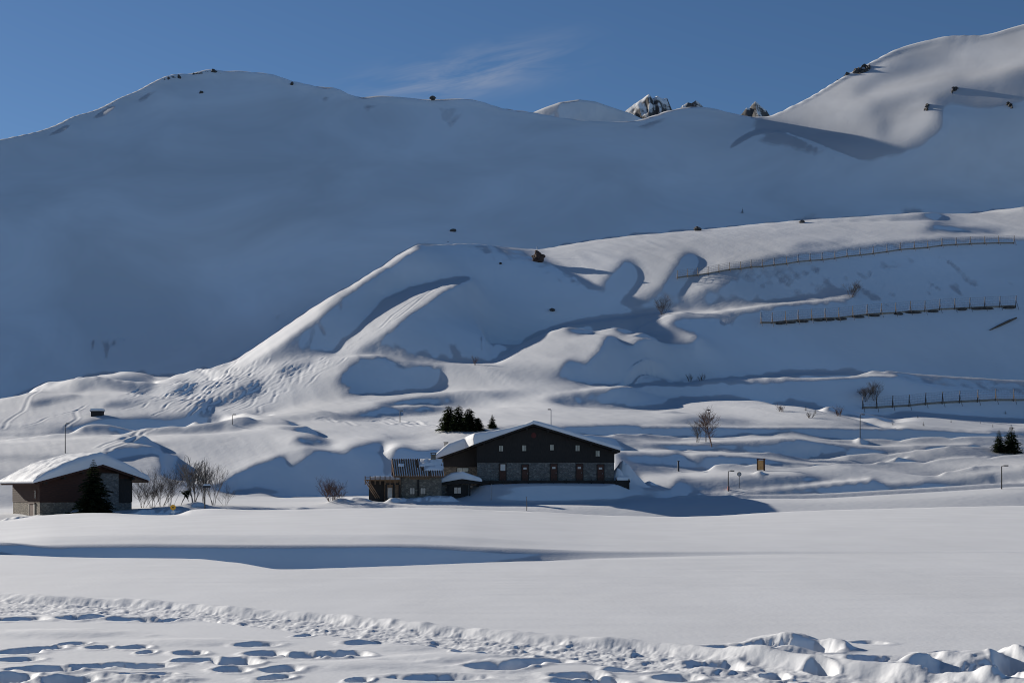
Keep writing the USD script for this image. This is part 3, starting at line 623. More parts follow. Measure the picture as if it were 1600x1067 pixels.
def snow_cap(xs, roof, thick, y0, y1, edge=0.9, seed=0, nx=70, ny=26, rough=0.12, front=None):
    """A soft slab of snow lying on a roof: roof(x) height below it, thick(x) depth of snow."""
    x = np.linspace(xs[0], xs[1], nx)
    s = np.linspace(0, 1, ny)
    s = 0.5 - 0.5 * np.cos(np.pi * s)
    X, S = np.meshgrid(x, s)
    yf = np.full_like(X, y0) if front is None else front(X)
    Y = yf + (y1 - yf) * S
    w = n2(X * 0.8, Y * 0.8, 90 + seed, 3)
    d = np.minimum.reduce([X - xs[0], xs[1] - X, Y - yf, y1 - Y])
    e = 0.7 * edge * (1 + 0.5 * w)
    k = np.sqrt(np.clip(1 - np.clip(1 - d / e, 0, 1) ** 2.2, 0, 1))
    top = roof(X) + thick(X) * (0.5 + 0.5 * k) + rough * w * k
    low = roof(X) + 0.01
    n = X.size
    bulge = 0.12 * np.sin(np.pi * np.clip(d / e, 0, 1)) * 0
    v = np.concatenate([np.stack([X, Y, top], -1).reshape(-1, 3), np.stack([X, Y, low], -1).reshape(-1, 3)])
    g = grid_faces(ny, nx)
    idx = np.arange(n).reshape(ny, nx)
    rim = np.concatenate([idx[0], idx[1:, -1], idx[-1, -2::-1], idx[-2:0:-1, 0]])
    r2 = np.roll(rim, -1)
    f = np.vstack([g, g[:, ::-1] + n, np.stack([rim, rim + n, r2 + n], 1), np.stack([rim, r2 + n, r2], 1)])
    return trimesh.Trimesh(v, f, process=False)
def lump(radius, seed, squash=(1, 1, 1), rough=0.35, sub=3, freq=1.3):
    m = trimesh.creation.icosphere(subdivisions=sub)
    v = m.vertices
    v = v * (1 + rough * 2 * (meshkit.fbm(v * freq + seed * 7.1, 4, seed) - 0.5))[:, None] * np.array(squash) * radius
    m.vertices = v
    return m

# ------------------------------------------------------------------ the big chalet, gable end towards the field
CY = 190.0
K = CY / FPX
def wx(x, Y=CY): return (x - CX) / FPX * Y
def wz(y, Y=CY): return EYE + (HY - y) / FPX * Y
OX, OZ = wx(850), wz(760)
ch = thing('chalet', (OX, CY, OZ), 'big chalet of black boards over grey stone under a wide snowy gable roof', 'chalet')
def lx(x): return wx(x) - OX
def lz(y): return wz(y) - OZ
APX, APZ, LX0, LZ0, RX1, RZ1 = lx(833), lz(663), lx(680), lz(716), lx(968), lz(704)
def roof_z(x): return np.where(x < APX, APZ + (x - APX) * (APZ - LZ0) / (APX - LX0), APZ - (x - APX) * (APZ - RZ1) / (RX1 - APX))
DEEP = 17.0
wallx0, wallx1 = lx(745), lx(960)
zb = lz(722.5)
front = [(wallx0, zb), (wallx1, zb), (wallx1, float(roof_z(wallx1)) - 0.3), (APX, APZ - 0.3), (wallx0, float(roof_z(wallx0)) - 0.3)]
obj('boarded_gable', prism(front, 0.0, DEEP - 1), WOOD_BLACK, ch)
battens = [box(x, x + 0.05, -0.025, -0.001, zb + 0.02, float(roof_z(np.array(x))) - 0.4) for x in np.arange(wallx0 + 0.2, wallx1 - 0.1, 0.42)]
tag(obj('board_strips', join(*battens), WOOD_BLACK, ch), kind='stuff')
obj('stone_wall', box(wallx0 + 0.05, wallx1 - 0.05, 0.06, DEEP - 1, lz(790), zb), STONE, ch)
lw0 = lx(691)
lwall = [(lw0, lz(729)), (wallx0 - 0.01, lz(729)), (wallx0 - 0.01, float(roof_z(wallx0)) - 0.3), (lw0, float(roof_z(lw0)) - 0.3)]
tag(obj('side_wing_boards', prism(lwall, 2.6, DEEP - 1.2), WOOD_BLACK, ch), 'recessed black boarded wing left of the gable')
obj('side_wing_stone', box(lw0 + 0.1, wallx0 - 0.02, 2.7, DEEP - 1.2, lz(785), lz(729)), STONE_WARM, ch)
slab = 0.24
rl = prism([(LX0, LZ0), (APX, APZ), (APX, APZ - slab), (LX0, LZ0 - slab)], 1.4, DEEP)
rl2 = prism([(wallx0 - 0.7, float(roof_z(wallx0 - 0.7))), (APX, APZ), (APX, APZ - slab), (wallx0 - 0.7, float(roof_z(wallx0 - 0.7)) - slab)], -1.3, 1.39)
rr = prism([(APX, APZ), (RX1, RZ1), (RX1, RZ1 - slab), (APX, APZ - slab)], -1.3, DEEP)
rf = obj('roof', join(rl, rl2, rr), WOOD_BLACK, ch)
for i, x in enumerate(np.linspace(wallx0 + 1, wallx1 - 0.3, 7)):
    obj('roof_beam', box(x - 0.12, x + 0.12, -1.15, -0.03, float(roof_z(np.array(x))) - slab - 0.28, float(roof_z(np.array(x))) - slab - 0.04), WOOD_BLACK, ch)
thick = lambda x: np.interp(x, [LX0, lx(700), lx(740), lx(770), APX - 1.0, APX + 1, RX1], [0.7, 1.5, 1.55, 1.0, 0.42, 0.62, 0.6])
fr = lambda x: np.interp(x, [LX0, wallx0 - 1.6, wallx0 - 0.4, RX1], [1.2, 1.2, -1.45, -1.45])
obj('roof_snow', snow_cap((LX0 - 0.25, RX1 + 0.1), roof_z, thick, -1.4, DEEP, 0.9, 1, 130, 40, 0.3, fr), SNOW_ROOF, ch, smooth=True)
def window(parent, x, y, w, h, yf, kind='window', glass=True, recess=0.0):
    """Centre in photograph pixels, size in metres, on the wall plane at yf."""
    cx_, cz_ = x, y
    fr_ = join(box(cx_ - w / 2 - .06, cx_ - w / 2, yf - .05, yf + .04, cz_ - h / 2 - .06, cz_ + h / 2 + .06), box(cx_ + w / 2, cx_ + w / 2 + .06, yf - .05, yf + .04, cz_ - h / 2 - .06, cz_ + h / 2 + .06),
               box(cx_ - w / 2, cx_ + w / 2, yf - .05, yf + .04, cz_ + h / 2, cz_ + h / 2 + .06), box(cx_ - w / 2, cx_ + w / 2, yf - .05, yf + .04, cz_ - h / 2 - .06, cz_ - h / 2),
               box(cx_ - .02, cx_ + .02, yf - .045, yf + .03, cz_ - h / 2, cz_ + h / 2))
    f = obj(kind, fr_, WOOD_BLACK, parent)
    obj('curtain', box(cx_ - w / 2, cx_ + w / 2, yf - .004, yf + .02, cz_ - h / 2, cz_ + h / 2), CURTAIN, f)
    obj('pane', box(cx_ - w / 2 + .003, cx_ + w / 2 - .003, yf - .036, yf - .03, cz_ - h / 2 + .003, cz_ + h / 2 - .003), PANE, f)
    return f
for x, y in ((783, 700.5), (819, 700), (862.5, 699), (902.5, 700), (934, 708.5)):
    window(ch, lx(x), lz(y), 0.52, 0.74, 0.0)
for x, y0, lit in ((785.5, 724.5, 'pane'), (820.5, 726, 'half'), (865.5, 725, 'half'), (905.5, 725, 'half'), (938.5, 726, 'half')):
    w, h = 0.84, 2.25
    x_, zt = lx(x), lz(y0)
    d = obj('door', box(x_ - w / 2, x_ + w / 2, -0.02, 0.12, zt - h, zt), WOOD_DOOR, ch)
    obj('door_frame', join(box(x_ - w / 2 - .1, x_ - w / 2, -0.05, 0.1, zt - h, zt + .1), box(x_ + w / 2, x_ + w / 2 + .1, -0.05, 0.1, zt - h, zt + .1), box(x_ - w / 2, x_ + w / 2, -0.05, 0.1, zt, zt + .1)), WOOD_BLACK, d)
    if lit == 'pane':
        obj('door_window', box(x_ - 0.3, x_ + 0.34, -0.032, -0.021, zt - 0.92, zt - 0.06), CURTAIN, d)
    else:
        obj('door_window', box(x_ - 0.24, x_ + 0.2, -0.032, -0.021, zt - 0.62, zt - 0.36), CURTAIN, d)
        obj('handle', box(x_ + 0.26, x_ + 0.31, -0.06, -0.021, zt - 1.25, zt - 1.1), METAL_GREY, d)
orn = lump(0.38, 3, (0.9, 0.12, 1.0), 0.1, 2); orn.apply_translation([lx(834), -0.04, lz(680)])
tag(obj('gable_ornament', orn, plain('dark_red_carving', (0.08, 0.02, 0.018), 0.8), ch), 'small dark red carved ornament under the ridge')
obj('balcony_deck', join(box(lx(746), lx(983), -1.7, 0.05, lz(753.5), lz(750.5)), box(lx(746), lx(982), -1.62, -1.5, lz(764), lz(753.6))), WOOD_BLACK, ch)
for i, x in enumerate(np.linspace(748, 981, 13)):
    obj('deck_post', box(lx(x) - .07, lx(x) + .07, -1.84, -1.71, lz(765), lz(748.5)), WOOD_BLACK, ch)
cap = snow_cap((lx(962), lx(984)), lambda x: 0 * x + lz(750.4), lambda x: 0 * x + 0.55, -1.7, 0.9, 0.6, 4, 26, 18, 0.1)
obj('deck_snow', cap, SNOW_ROOF, ch, smooth=True)
lk = [box(lx(a), lx(b), -1.95, -1.86, lz(y) - .12, lz(y) + .05) for a, b, y in ((788, 800, 756.5), (812, 822, 757), (845, 858, 756))]
obj('plank_stack', join(*lk), WOOD_DECK, ch)
x_ = lx(693.5)
stack = obj('chimney', join(box(x_ - .27, x_ + .27, 6.0, 6.54, float(roof_z(x_)), lz(689.5)), box(x_ - .33, x_ + .33, 5.94, 6.6, lz(689.4), lz(687.5))), PLASTER, ch)
window(ch, lx(722), lz(733.5), 1.55, 0.55, 2.68)

# ------------------------------------------------------------------ low stone annexe with a ribbed roof
AY = 184.0
ax = lambda x: wx(x, AY) - wx(650, AY)
az = lambda y: wz(y, AY) - wz(775, AY)
an = thing('stone_annexe', (wx(650, AY), AY, wz(775, AY)), 'low stone annexe with ribbed roof half bare of snow beside the big chalet', 'annexe')
obj('stone_wall', box(ax(627), ax(689), 0.0, 5.4, az(790), az(744.5)), STONE_WARM, an)
rz0, rz1 = az(743.5), az(717)
run = 3.6
xl0, xl1, xr0, xr1 = ax(615.5), ax(608.5) , ax(694), ax(688)
def roofpt(u, v, lift=0.0):          # u along the eave, v from eave to ridge
    x = (xl0 + (xr0 - xl0) * u) * (1 - v) + (xl1 + (xr1 - xl1) * u) * v
    return np.array([x, -0.55 + run * v, rz0 + (rz1 - rz0) * v + lift])
def roofstrip(u0, u1, v0, v1, l0, l1):
    p = [roofpt(u0, v0, l0), roofpt(u1, v0, l0), roofpt(u1, v1, l0), roofpt(u0, v1, l0), roofpt(u0, v0, l1), roofpt(u1, v0, l1), roofpt(u1, v1, l1), roofpt(u0, v1, l1)]
    f = [[0, 2, 1], [0, 3, 2], [4, 5, 6], [4, 6, 7], [0, 1, 5], [0, 5, 4], [1, 2, 6], [1, 6, 5], [2, 3, 7], [2, 7, 6], [3, 0, 4], [3, 4, 7]]
    return trimesh.Trimesh(p, f, process=False)
rfa = obj('roof', roofstrip(0, 1, 0, 1, -0.14, 0.0), TILE, an)
back = trimesh.Trimesh([roofpt(0, 1, -.02), roofpt(1, 1, -.02), roofpt(1, 1, -.02) + [0.3, 3.4, -1.9], roofpt(0, 1, -.02) + [-0.3, 3.4, -1.9], roofpt(0, 1, -.16), roofpt(1, 1, -.16), roofpt(1, 1, -.16) + [0.3, 3.4, -1.9], roofpt(0, 1, -.16) + [-0.3, 3.4, -1.9]],
                       [[0, 1, 2], [0, 2, 3], [4, 6, 5], [4, 7, 6], [0, 3, 7], [0, 7, 4], [1, 5, 6], [1, 6, 2]], process=False)
obj('roof_rear', back, TILE, an)
NR = 22
for i in range(NR):
    u = (i + 0.5) / NR
    obj('roof_rib', roofstrip(u - 0.30 / NR, u + 0.18 / NR, -0.012, 1.0, 0.002, 0.13), TILE, rfa)
rng = random.Random(4)
strips = []
for i in range(NR):
    u = (i + 0.95) / NR
    v = 0.0
    while v < 0.96:
        l = rng.uniform(0.25, 0.6)
        if rng.random() < 0.93:
            strips.append(roofstrip(u - 0.2 / NR, u + 0.13 / NR, v, min(0.99, v + l * 0.92), 0.003, rng.uniform(0.05, 0.1)))
        v += l
tag(obj('snow_in_grooves', join(*strips), SNOW_ROOF, rfa), kind='stuff')
def roof_patch(u0, u1, v0, v1, seed, hgt):
    us, vs = np.linspace(u0, u1, 22), np.linspace(v0, v1, 14)
    U, W = np.meshgrid(us, vs)
    e = np.minimum(np.minimum(U - u0, u1 - U) / (u1 - u0), np.minimum(W - v0, v1 - W) / (v1 - v0)) * 4
    hh = 0.1 + hgt * np.sqrt(np.clip(e, 0, 1)) * (0.8 + 0.8 * n2(U * 12, W * 5, seed, 2))
    sk = 0.10 * (W - v0)
    top = np.array([[roofpt(a + s_, b, c) for a, b, c, s_ in zip(r1, r2, r3, r4)] for r1, r2, r3, r4 in zip(U, W, hh, sk)]).reshape(-1, 3)
    low = np.array([[roofpt(a + s_, b, 0.02) for a, b, s_ in zip(r1, r2, r4)] for r1, r2, r4 in zip(U, W, sk)]).reshape(-1, 3)
    n = len(top); g = grid_faces(14, 22); idx = np.arange(n).reshape(14, 22)
    rim = np.concatenate([idx[0], idx[1:, -1], idx[-1, -2::-1], idx[-2:0:-1, 0]]); r2 = np.roll(rim, -1)
    return trimesh.Trimesh(np.vstack([top, low]), np.vstack([g, g[:, ::-1] + n, np.stack([rim, rim + n, r2 + n], 1), np.stack([rim, r2 + n, r2], 1)]), process=False)
obj('snow_patch', roof_patch(0.52, 0.97, 0.52, 0.98, 3, 0.3), SNOW_ROOF, an, smooth=True)
obj('snow_patch', roof_patch(0.62, 0.99, 0.28, 0.56, 4, 0.22), SNOW_ROOF, an, smooth=True)
obj('snow_patch', roof_patch(0.10, 0.23, 0.52, 0.68, 5, 0.16), SNOW_ROOF, an, smooth=True)
gl = prism([(ax(608.5) - .12, 0), (ax(608.5), 0), (ax(608.5), 0.2), (ax(608.5) - .12, 0.2)], 0, 0.1)
obj('gable_wall', trimesh.Trimesh([[ax(613), -.3, az(745)], [ax(611), 5.4, az(745)], [ax(610), 2.9, rz1 - .2], [ax(620), -.3, az(745)], [ax(620), 5.4, az(745)], [ax(620), 2.9, rz1 - .2]],
    [[0, 2, 1], [3, 4, 5], [0, 3, 5], [0, 5, 2], [1, 2, 5], [1, 5, 4], [0, 1, 4], [0, 4, 3]], process=False), WOOD_BLACK, an)
for x in (644, 661):
    window(an, ax(x), az(767), 0.62, 0.8, -0.02)
obj('lintel_board', box(ax(641), ax(672), -0.1, -0.01, az(748.5), az(746.5)), WOOD_DECK, an)
obj('wall_post', box(ax(652), ax(655), -0.12, -0.02, az(775), az(749)), WOOD_BLACK, an)
cxx = ax(675.5)
chm = obj('chimney', join(box(cxx - .3, cxx + .3, 2.4, 3.0, az(726), az(710.5)), box(cxx - .36, cxx + .36, 2.34, 3.06, az(710.4), az(709.2))), STONE_WARM, an)
obj('chimney_cap', join(box(cxx - .4, cxx + .4, 2.3, 3.1, az(707.4), az(706.4)), *[box(cxx + sx * .3 - .04, cxx + sx * .3 + .04, 2.7 + sy * .3 - .04, 2.7 + sy * .3 + .04, az(709.2), az(707.4)) for sx in (-1, 1) for sy in (-1, 1)]), METAL_DARK, chm)
# shed with doors under the deck, left of the annexe
sd = thing('deck_shed', (wx(600, AY), AY, wz(775, AY)), 'wooden deck with snow on its planks and rail posts left of the stone annexe', 'deck')
dx = lambda x: wx(x, AY) - wx(600, AY)
obj('shed_wall', box(dx(601), dx(626.4), -0.2, 3.0, az(790), az(749.5)), WOOD_DECK, sd)
obj('shed_door', box(dx(606), dx(613), -0.24, -0.205, az(778), az(762)), PLASTER, sd)
obj('shed_frame', join(box(dx(602), dx(605), -0.3, -0.21, az(780), az(757)), box(dx(614), dx(617), -0.3, -0.21, az(780), az(757)), box(dx(623), dx(626), -0.3, -0.21, az(780), az(752)), box(dx(602), dx(626), -0.3, -0.21, az(757), az(754.5))), WOOD_BLACK, sd)
obj('deck_floor', box(dx(573), dx(627), -1.0, 3.2, az(751), az(749.4)), WOOD_DECK, sd)
obj('under_deck', box(dx(576), dx(600), 0.3, 3.0, az(790), az(751.2)), WOOD_BLACK, sd)
obj('deck_snow', snow_cap((dx(579), dx(626)), lambda x: 0 * x + az(749.3), lambda x: 0 * x + 0.42, -0.6, 3.1, 0.5, 7, 40, 18, 0.08), SNOW_ROOF, sd, smooth=True)
for x in np.linspace(572, 626, 8):
    obj('rail_post', box(dx(x) - .06, dx(x) + .06, -1.12, -1.01, az(757), az(743.5)), WOOD_DECK, sd)
for z_ in (745.5, 749):
    obj('rail', box(dx(571), dx(627), -1.18, -1.125, az(z_ + 1.1), az(z_)), WOOD_DECK, sd)
for x in (571, 574, 577):
    obj('brace', tube([[dx(x), -0.9, az(750)], [dx(x + 16), 0.2, az(778)]], 0.07, 5), WOOD_DECK, sd)
# porch between annexe and chalet
PY = 186.5
qx = lambda x: wx(x, PY) - wx(715, PY)
qz = lambda y: wz(y, PY) - wz(775, PY)
po = thing('entrance_porch', (wx(715, PY), PY, wz(775, PY)), 'snow laden entrance porch between the ribbed roof and the black gable', 'porch')
obj('stone_wall', box(qx(690), qx(732), 0.3, 3.2, qz(790), qz(755)), STONE, po)
obj('porch_roof', prism([(qx(688), qz(757)), (qx(752), qz(755)), (qx(752), qz(752.5)), (qx(722), qz(748)), (qx(688), qz(754))], -0.5, 3.4), WOOD_BLACK, po)
prz = lambda x: np.interp(x, [qx(688), qx(722), qx(752)], [qz(754), qz(748), qz(752.4)])
obj('porch_snow', snow_cap((qx(687), qx(753)), prz, lambda x: np.interp(x, [qx(687), qx(705), qx(722), qx(753)], [0.55, 1.05, 1.0, 0.5]), -0.7, 3.3, 0.75, 9, 50, 22, 0.12), SNOW_ROOF, po, smooth=True)
obj('glazed_bay', box(qx(699), qx(731), -0.1, 0.29, qz(778), qz(757.2)), WOOD_BLACK, po)
window(po, qx(715), qz(766), 0.9, 0.8, -0.12)
obj('porch_post', box(qx(733), qx(735), -0.4, -0.2, qz(780), qz(755)), WOOD_BLACK, po)

# ------------------------------------------------------------------ the hut at the left edge, its near corner towards the field
YAW = math.radians(39)
CN = np.array([(62 - CX) / FPX * 170.0, 170.0, -1.05])
hu = thing('mountain_hut', CN, 'red brown timber hut with stone foot and a thick pillow of snow on its roof', 'hut', rotz=YAW)
HW, HD = 11.8, 9.3
ap, al, ar = (7.4, 6.45), (-1.1, 4.18), (13.4, 4.5)
def hroof(x): return np.where(x < ap[0], ap[1] + (x - ap[0]) * (ap[1] - al[1]) / (ap[0] - al[0]), ap[1] - (x - ap[0]) * (ap[1] - ar[1]) / (ar[0] - ap[0]))
hm = 1.8
obj('timber_wall', prism([(0, hm), (HW, hm), (HW, float(hroof(HW)) - .25), (ap[0], ap[1] - .25), (0, float(hroof(0)) - .25)], 0, HD), WOOD_RED, hu)
seams = [box(-.018, HW, -.018, -.001, z, z + .03) for z in np.arange(hm + .2, hm + 2.2, .24)] + [box(-.018, -.001, 0, HD, z, z + .03) for z in np.arange(hm + .2, hm + 2.0, .24)]
tag(obj('board_joints', join(*seams), WOOD_BLACK, hu), kind='stuff')
obj('stone_foot', box(.04, 7.3, .05, HD - .1, -1.5, hm), STONE_WARM, hu)
obj('stone_foot', box(9.9, HW - .04, .05, HD - .1, -1.5, hm), STONE, hu)
obj('stone_pillar', box(7.4, 9.8, -.5, 1.0, -1.5, float(hroof(9.8)) - .3), STONE, hu)
obj('dark_panel', box(9.9, HW - .1, -.06, -.01, hm - .1, float(hroof(HW)) - .3), WOOD_BLACK, hu)
obj('roof', join(prism([al, ap, (ap[0], ap[1] - .26), (al[0], al[1] - .26)], -1.3, HD + 1.2), prism([ap, ar, (ar[0], ar[1] - .26), (ap[0], ap[1] - .26)], -1.3, HD + 1.2)), WOOD_RED, hu)
for x in (.4, 2.7, 5.0, 11.5):
    obj('roof_beam', box(x - .11, x + .11, -1.15, -.03, float(hroof(x)) - .56, float(hroof(x)) - .29), WOOD_BLACK, hu)
hth = lambda x: np.interp(x, [al[0], .6, 2.5, 5.2, 7.4, 9.5, 11.5, ar[0]], [.5, 1.0, 1.45, 1.6, 1.55, 1.4, 1.2, .7])
obj('roof_snow', snow_cap((al[0] - .2, ar[0] + .15), hroof, hth, -1.4, HD + 1.3, 1.5, 21, 110, 64, .5), SNOW_ROOF, hu, smooth=True)
def side_box(d0, d1, x0, x1, z0, z1): return box(x0, x1, d0, d1, z0, z1)
f = obj('window', join(side_box(.98, 1.06, -.06, .03, 2.2, 3.3), side_box(1.74, 1.82, -.06, .03, 2.2, 3.3), side_box(1.06, 1.74, -.06, .03, 3.22, 3.3), side_box(1.06, 1.74, -.06, .03, 2.2, 2.28), side_box(1.38, 1.42, -.055, .02, 2.28, 3.22)), WOOD_DOOR, hu)
obj('curtain', side_box(1.06, 1.74, -.012, .02, 2.28, 3.22), CURTAIN, f)
obj('pane', side_box(1.065, 1.735, -.04, -.034, 2.285, 3.215), PANE, f)
d = obj('door', side_box(2.0, 3.3, -.03, .1, -.4, 1.55), WOOD_DOOR, hu)
obj('door_frame', join(side_box(1.6, 1.98, -.06, .09, -.4, 1.6), side_box(3.32, 3.5, -.06, .09, -.4, 1.6)), PLASTER, d)
obj('door_lintel', side_box(1.5, 3.6, -.1, .09, 1.61, 1.78), WOOD_DOOR, d)
# ------------------------------------------------------------------ trees and shrubs
def fir_parts(h, r, seed, dens=1.0, power=0.82):
    rng = np.random.default_rng(seed)
    trunk = tube([[0, 0, -0.4], [0.02, 0, h * 0.5], [0, 0.02, h * 0.985]], [h * 0.022, h * 0.014, 0.008], 7)
    P, F = [], []
    nb = 0
    whorls = int(15 * dens) + 6
    for k in range(whorls):
        f = k / (whorls - 1)
        z = h * (0.04 + 0.93 * f)
        rr = r * (1 - f) ** power * rng.uniform(0.8, 1.12) + 0.03 * h * (1 - f) + 0.015 * h
        n = int(rng.integers(7, 10) * (0.6 + 0.4 * (1 - f)))
        a0 = rng.uniform(0, 6.28)
        for j in range(n):
            a = a0 + 6.283 * j / n + rng.uniform(-0.25, 0.25)
            L = rr * rng.uniform(0.68, 1.12)
            d = np.array([math.cos(a), math.sin(a), 0]); s = np.array([-d[1], d[0], 0])
            droop = rng.uniform(0.15, 0.4)
            m = 5
            for i in range(m):
                g = (i + 0.4) / m
                c = np.array([0, 0, z]) + d * L * g + np.array([0, 0, -droop * L * g * g + 0.12 * L * g])
                wd = L * 0.26 * (1 - 0.65 * g) + 0.03 * h * 0.3
                for q in range(3):
                    ang = rng.uniform(-0.9, 0.9)
                    dd = d * math.cos(ang) + s * math.sin(ang) + np.array([0, 0, rng.uniform(-0.55, 0.25)])
                    t1 = c + dd * wd * rng.uniform(0.9, 1.7)
                    off = (s * math.cos(ang) - d * math.sin(ang)) * wd * 0.34 + np.array([0, 0, rng.uniform(-.3, .3) * wd])
                    b = len(P)
                    P += [c - off - dd * wd * .3, c + off - dd * wd * .3, t1 + off * .5, t1 - off * .5]
                    F += [[b, b + 1, b + 2], [b, b + 2, b + 3]]
    return trunk, trimesh.Trimesh(np.array(P), np.array(F), process=False)
def fir(name, base, h, r, seed, label, group=None, dens=1.0, power=0.82):
    t = thing(name, base, label, 'tree', group)
    tr, cr = fir_parts(h, r, seed, dens, power)
    obj('trunk', tr, BARK, t); obj('crown', cr, NEEDLES, t)
    return t
def bare_parts(h, spread, stems, seed, thick=0.03, levels=3, upright=0.8, tree=False):
    rng = np.random.default_rng(seed)
    wood, twigs = [], []
    def grow(p, d, L, r, lev):
        n = 5
        pts = [p]
        for i in range(n):
            d = d + rng.normal(0, 0.10, 3) + np.array([0, 0, 0.03]); d = d / np.linalg.norm(d)
            pts.append(pts[-1] + d * L / n)
        rad = np.maximum(np.linspace(r, r * 0.55, n + 1), thick * 0.17)
        (wood if lev < 1 else twigs).append(tube(pts, rad, 5 if lev < 1 else 3, False))
        if lev < levels:
            kids = rng.integers(4, 7) if not (tree and lev == 0) else 18
            for k in range(kids):
                i = rng.integers(1 if (tree and lev == 0) else 2, n + 1)
                a = rng.uniform(0, 6.28); side = np.array([math.cos(a), math.sin(a), rng.uniform(0.0, 0.6)])
                dd = d * upright + side * rng.uniform(0.35, 0.8); dd /= np.linalg.norm(dd)
                grow(pts[i], dd, L * rng.uniform(0.45, 0.72) * (0.75 if tree and lev == 0 else 1), r * 0.5, lev + 1)
    for s in range(stems):
        a = rng.uniform(0, 6.28); q = rng.uniform(0, 1)
        d = np.array([math.cos(a) * spread * q, math.sin(a) * spread * q, 1.0]); d /= np.linalg.norm(d)
        grow(np.array([math.cos(a) * .1 * stems * .3, math.sin(a) * .1 * stems * .3, -0.3]), d, h * rng.uniform(0.62, 0.9), thick * rng.uniform(.7, 1.2), 0)
    return join(*wood), join(*twigs)
def bare(name, base, h, label, seed, spread=0.5, stems=7, thick=0.045, mat=None, cat='shrub', group=None, levels=3, upright=0.8, tree=False):
    mat = mat or BARK
    t = thing(name, base, label, cat, group)
    w, tw = bare_parts(h, spread, stems, seed, thick, levels, upright, tree)
    obj('trunk' if tree else 'stems', w, mat, t); obj('twigs', tw, mat, t)
    return t
def grounded(x, y, Y=None):
    if Y is None: return spot(x, y)
    return ground_at(x, Y)
def metres(px_, Y): return px_ / FPX * Y
for (x, yb, hpx, wpx, sd_, lab) in (
    (701, 673, 40, 40, 1, 'dark pine standing leftmost of the close cluster above the chimney'),
    (717, 673, 41, 34, 2, 'tallest slim dark pine in the middle of the cluster behind the chalet roof'),
    (733, 673, 36, 40, 3, 'broad dark pine at the right of the close cluster behind the chalet roof'),
    (747, 673, 21, 26, 4, 'low dark young pine at the right foot of the pine cluster'),
    (769, 669, 22, 19, 5, 'lone small fir just left of the chalet ridge'),
    (1561, 707, 36, 26, 6, 'narrower dark fir, left one of the pair at the right edge'),
    (1580, 708, 45, 36, 7, 'taller dark fir, right one of the pair at the right edge')):
    b = spot(x, yb)
    fir('fir_tree', b, metres(hpx, b[1]), metres(wpx, b[1]) * 0.5, sd_, lab, dens=1.1, power=0.5 if yb > 672 and x < 760 else 0.75)
b = np.array([wx(146, 168.5), 168.5, wz(812, 168.5)])
fir('fir_tree', b, metres(96, 168.5), metres(78, 168.5) * 0.5, 11, 'tall dark spruce right in front of the timber hut', dens=1.5)
b = np.array([wx(168, 169.0), 169.0, wz(808, 169.0)])
fir('fir_tree', b, metres(24, 169), metres(30, 169) * 0.5, 12, 'low round young spruce at the foot of the stone pillar of the hut', dens=0.5)
for (x, yb, Y, hpx, kw, lab) in (
    (222, 786, 182, 42, dict(stems=6, spread=.7, seed=21, thick=.034), 'tangled bare bush hard against the right corner of the timber hut'),
    (238, 786, 181, 46, dict(stems=6, spread=.7, seed=22, thick=.034), 'dense bare bush, second to the right of the timber hut'),
    (252, 785, 182, 50, dict(stems=6, spread=.75, seed=23, thick=.034), 'tall bushy bare shrub between hut and yellow sign'),
    (266, 783, 180, 52, dict(stems=6, spread=.75, seed=24, thick=.034), 'widest bare shrub, right behind the yellow sign'),
    (303, 784, 180, 62, dict(stems=4, spread=.16, seed=25, thick=.11, mat=BARK_PALE, upright=1.4), 'upright bare shrub with thick pale stems left of the lamp post'),
    (318, 785, 181, 58, dict(stems=4, spread=.2, seed=26, thick=.05, upright=1.3), 'slim upright bare shrub growing around the lamp post'),
    (334, 785, 181, 60, dict(stems=5, spread=.3, seed=27, thick=.05, mat=BARK_PALE, upright=1.1), 'pale leaning bare shrub right of the lamp post'),
    (352, 790, 181, 32, dict(stems=4, spread=.8, seed=28, thick=.02), 'small thin bare bush at the right end of the hedge by the hut'),
    (518, 777, 178, 36, dict(stems=11, spread=.9, seed=29, mat=BARK_RED), 'lone reddish bare bush on the snow bank left of the wooden deck')):
    b = ground_at(x, Y)
    bare('bare_shrub', b, metres(hpx * .82, Y), lab, group=None, **kw)
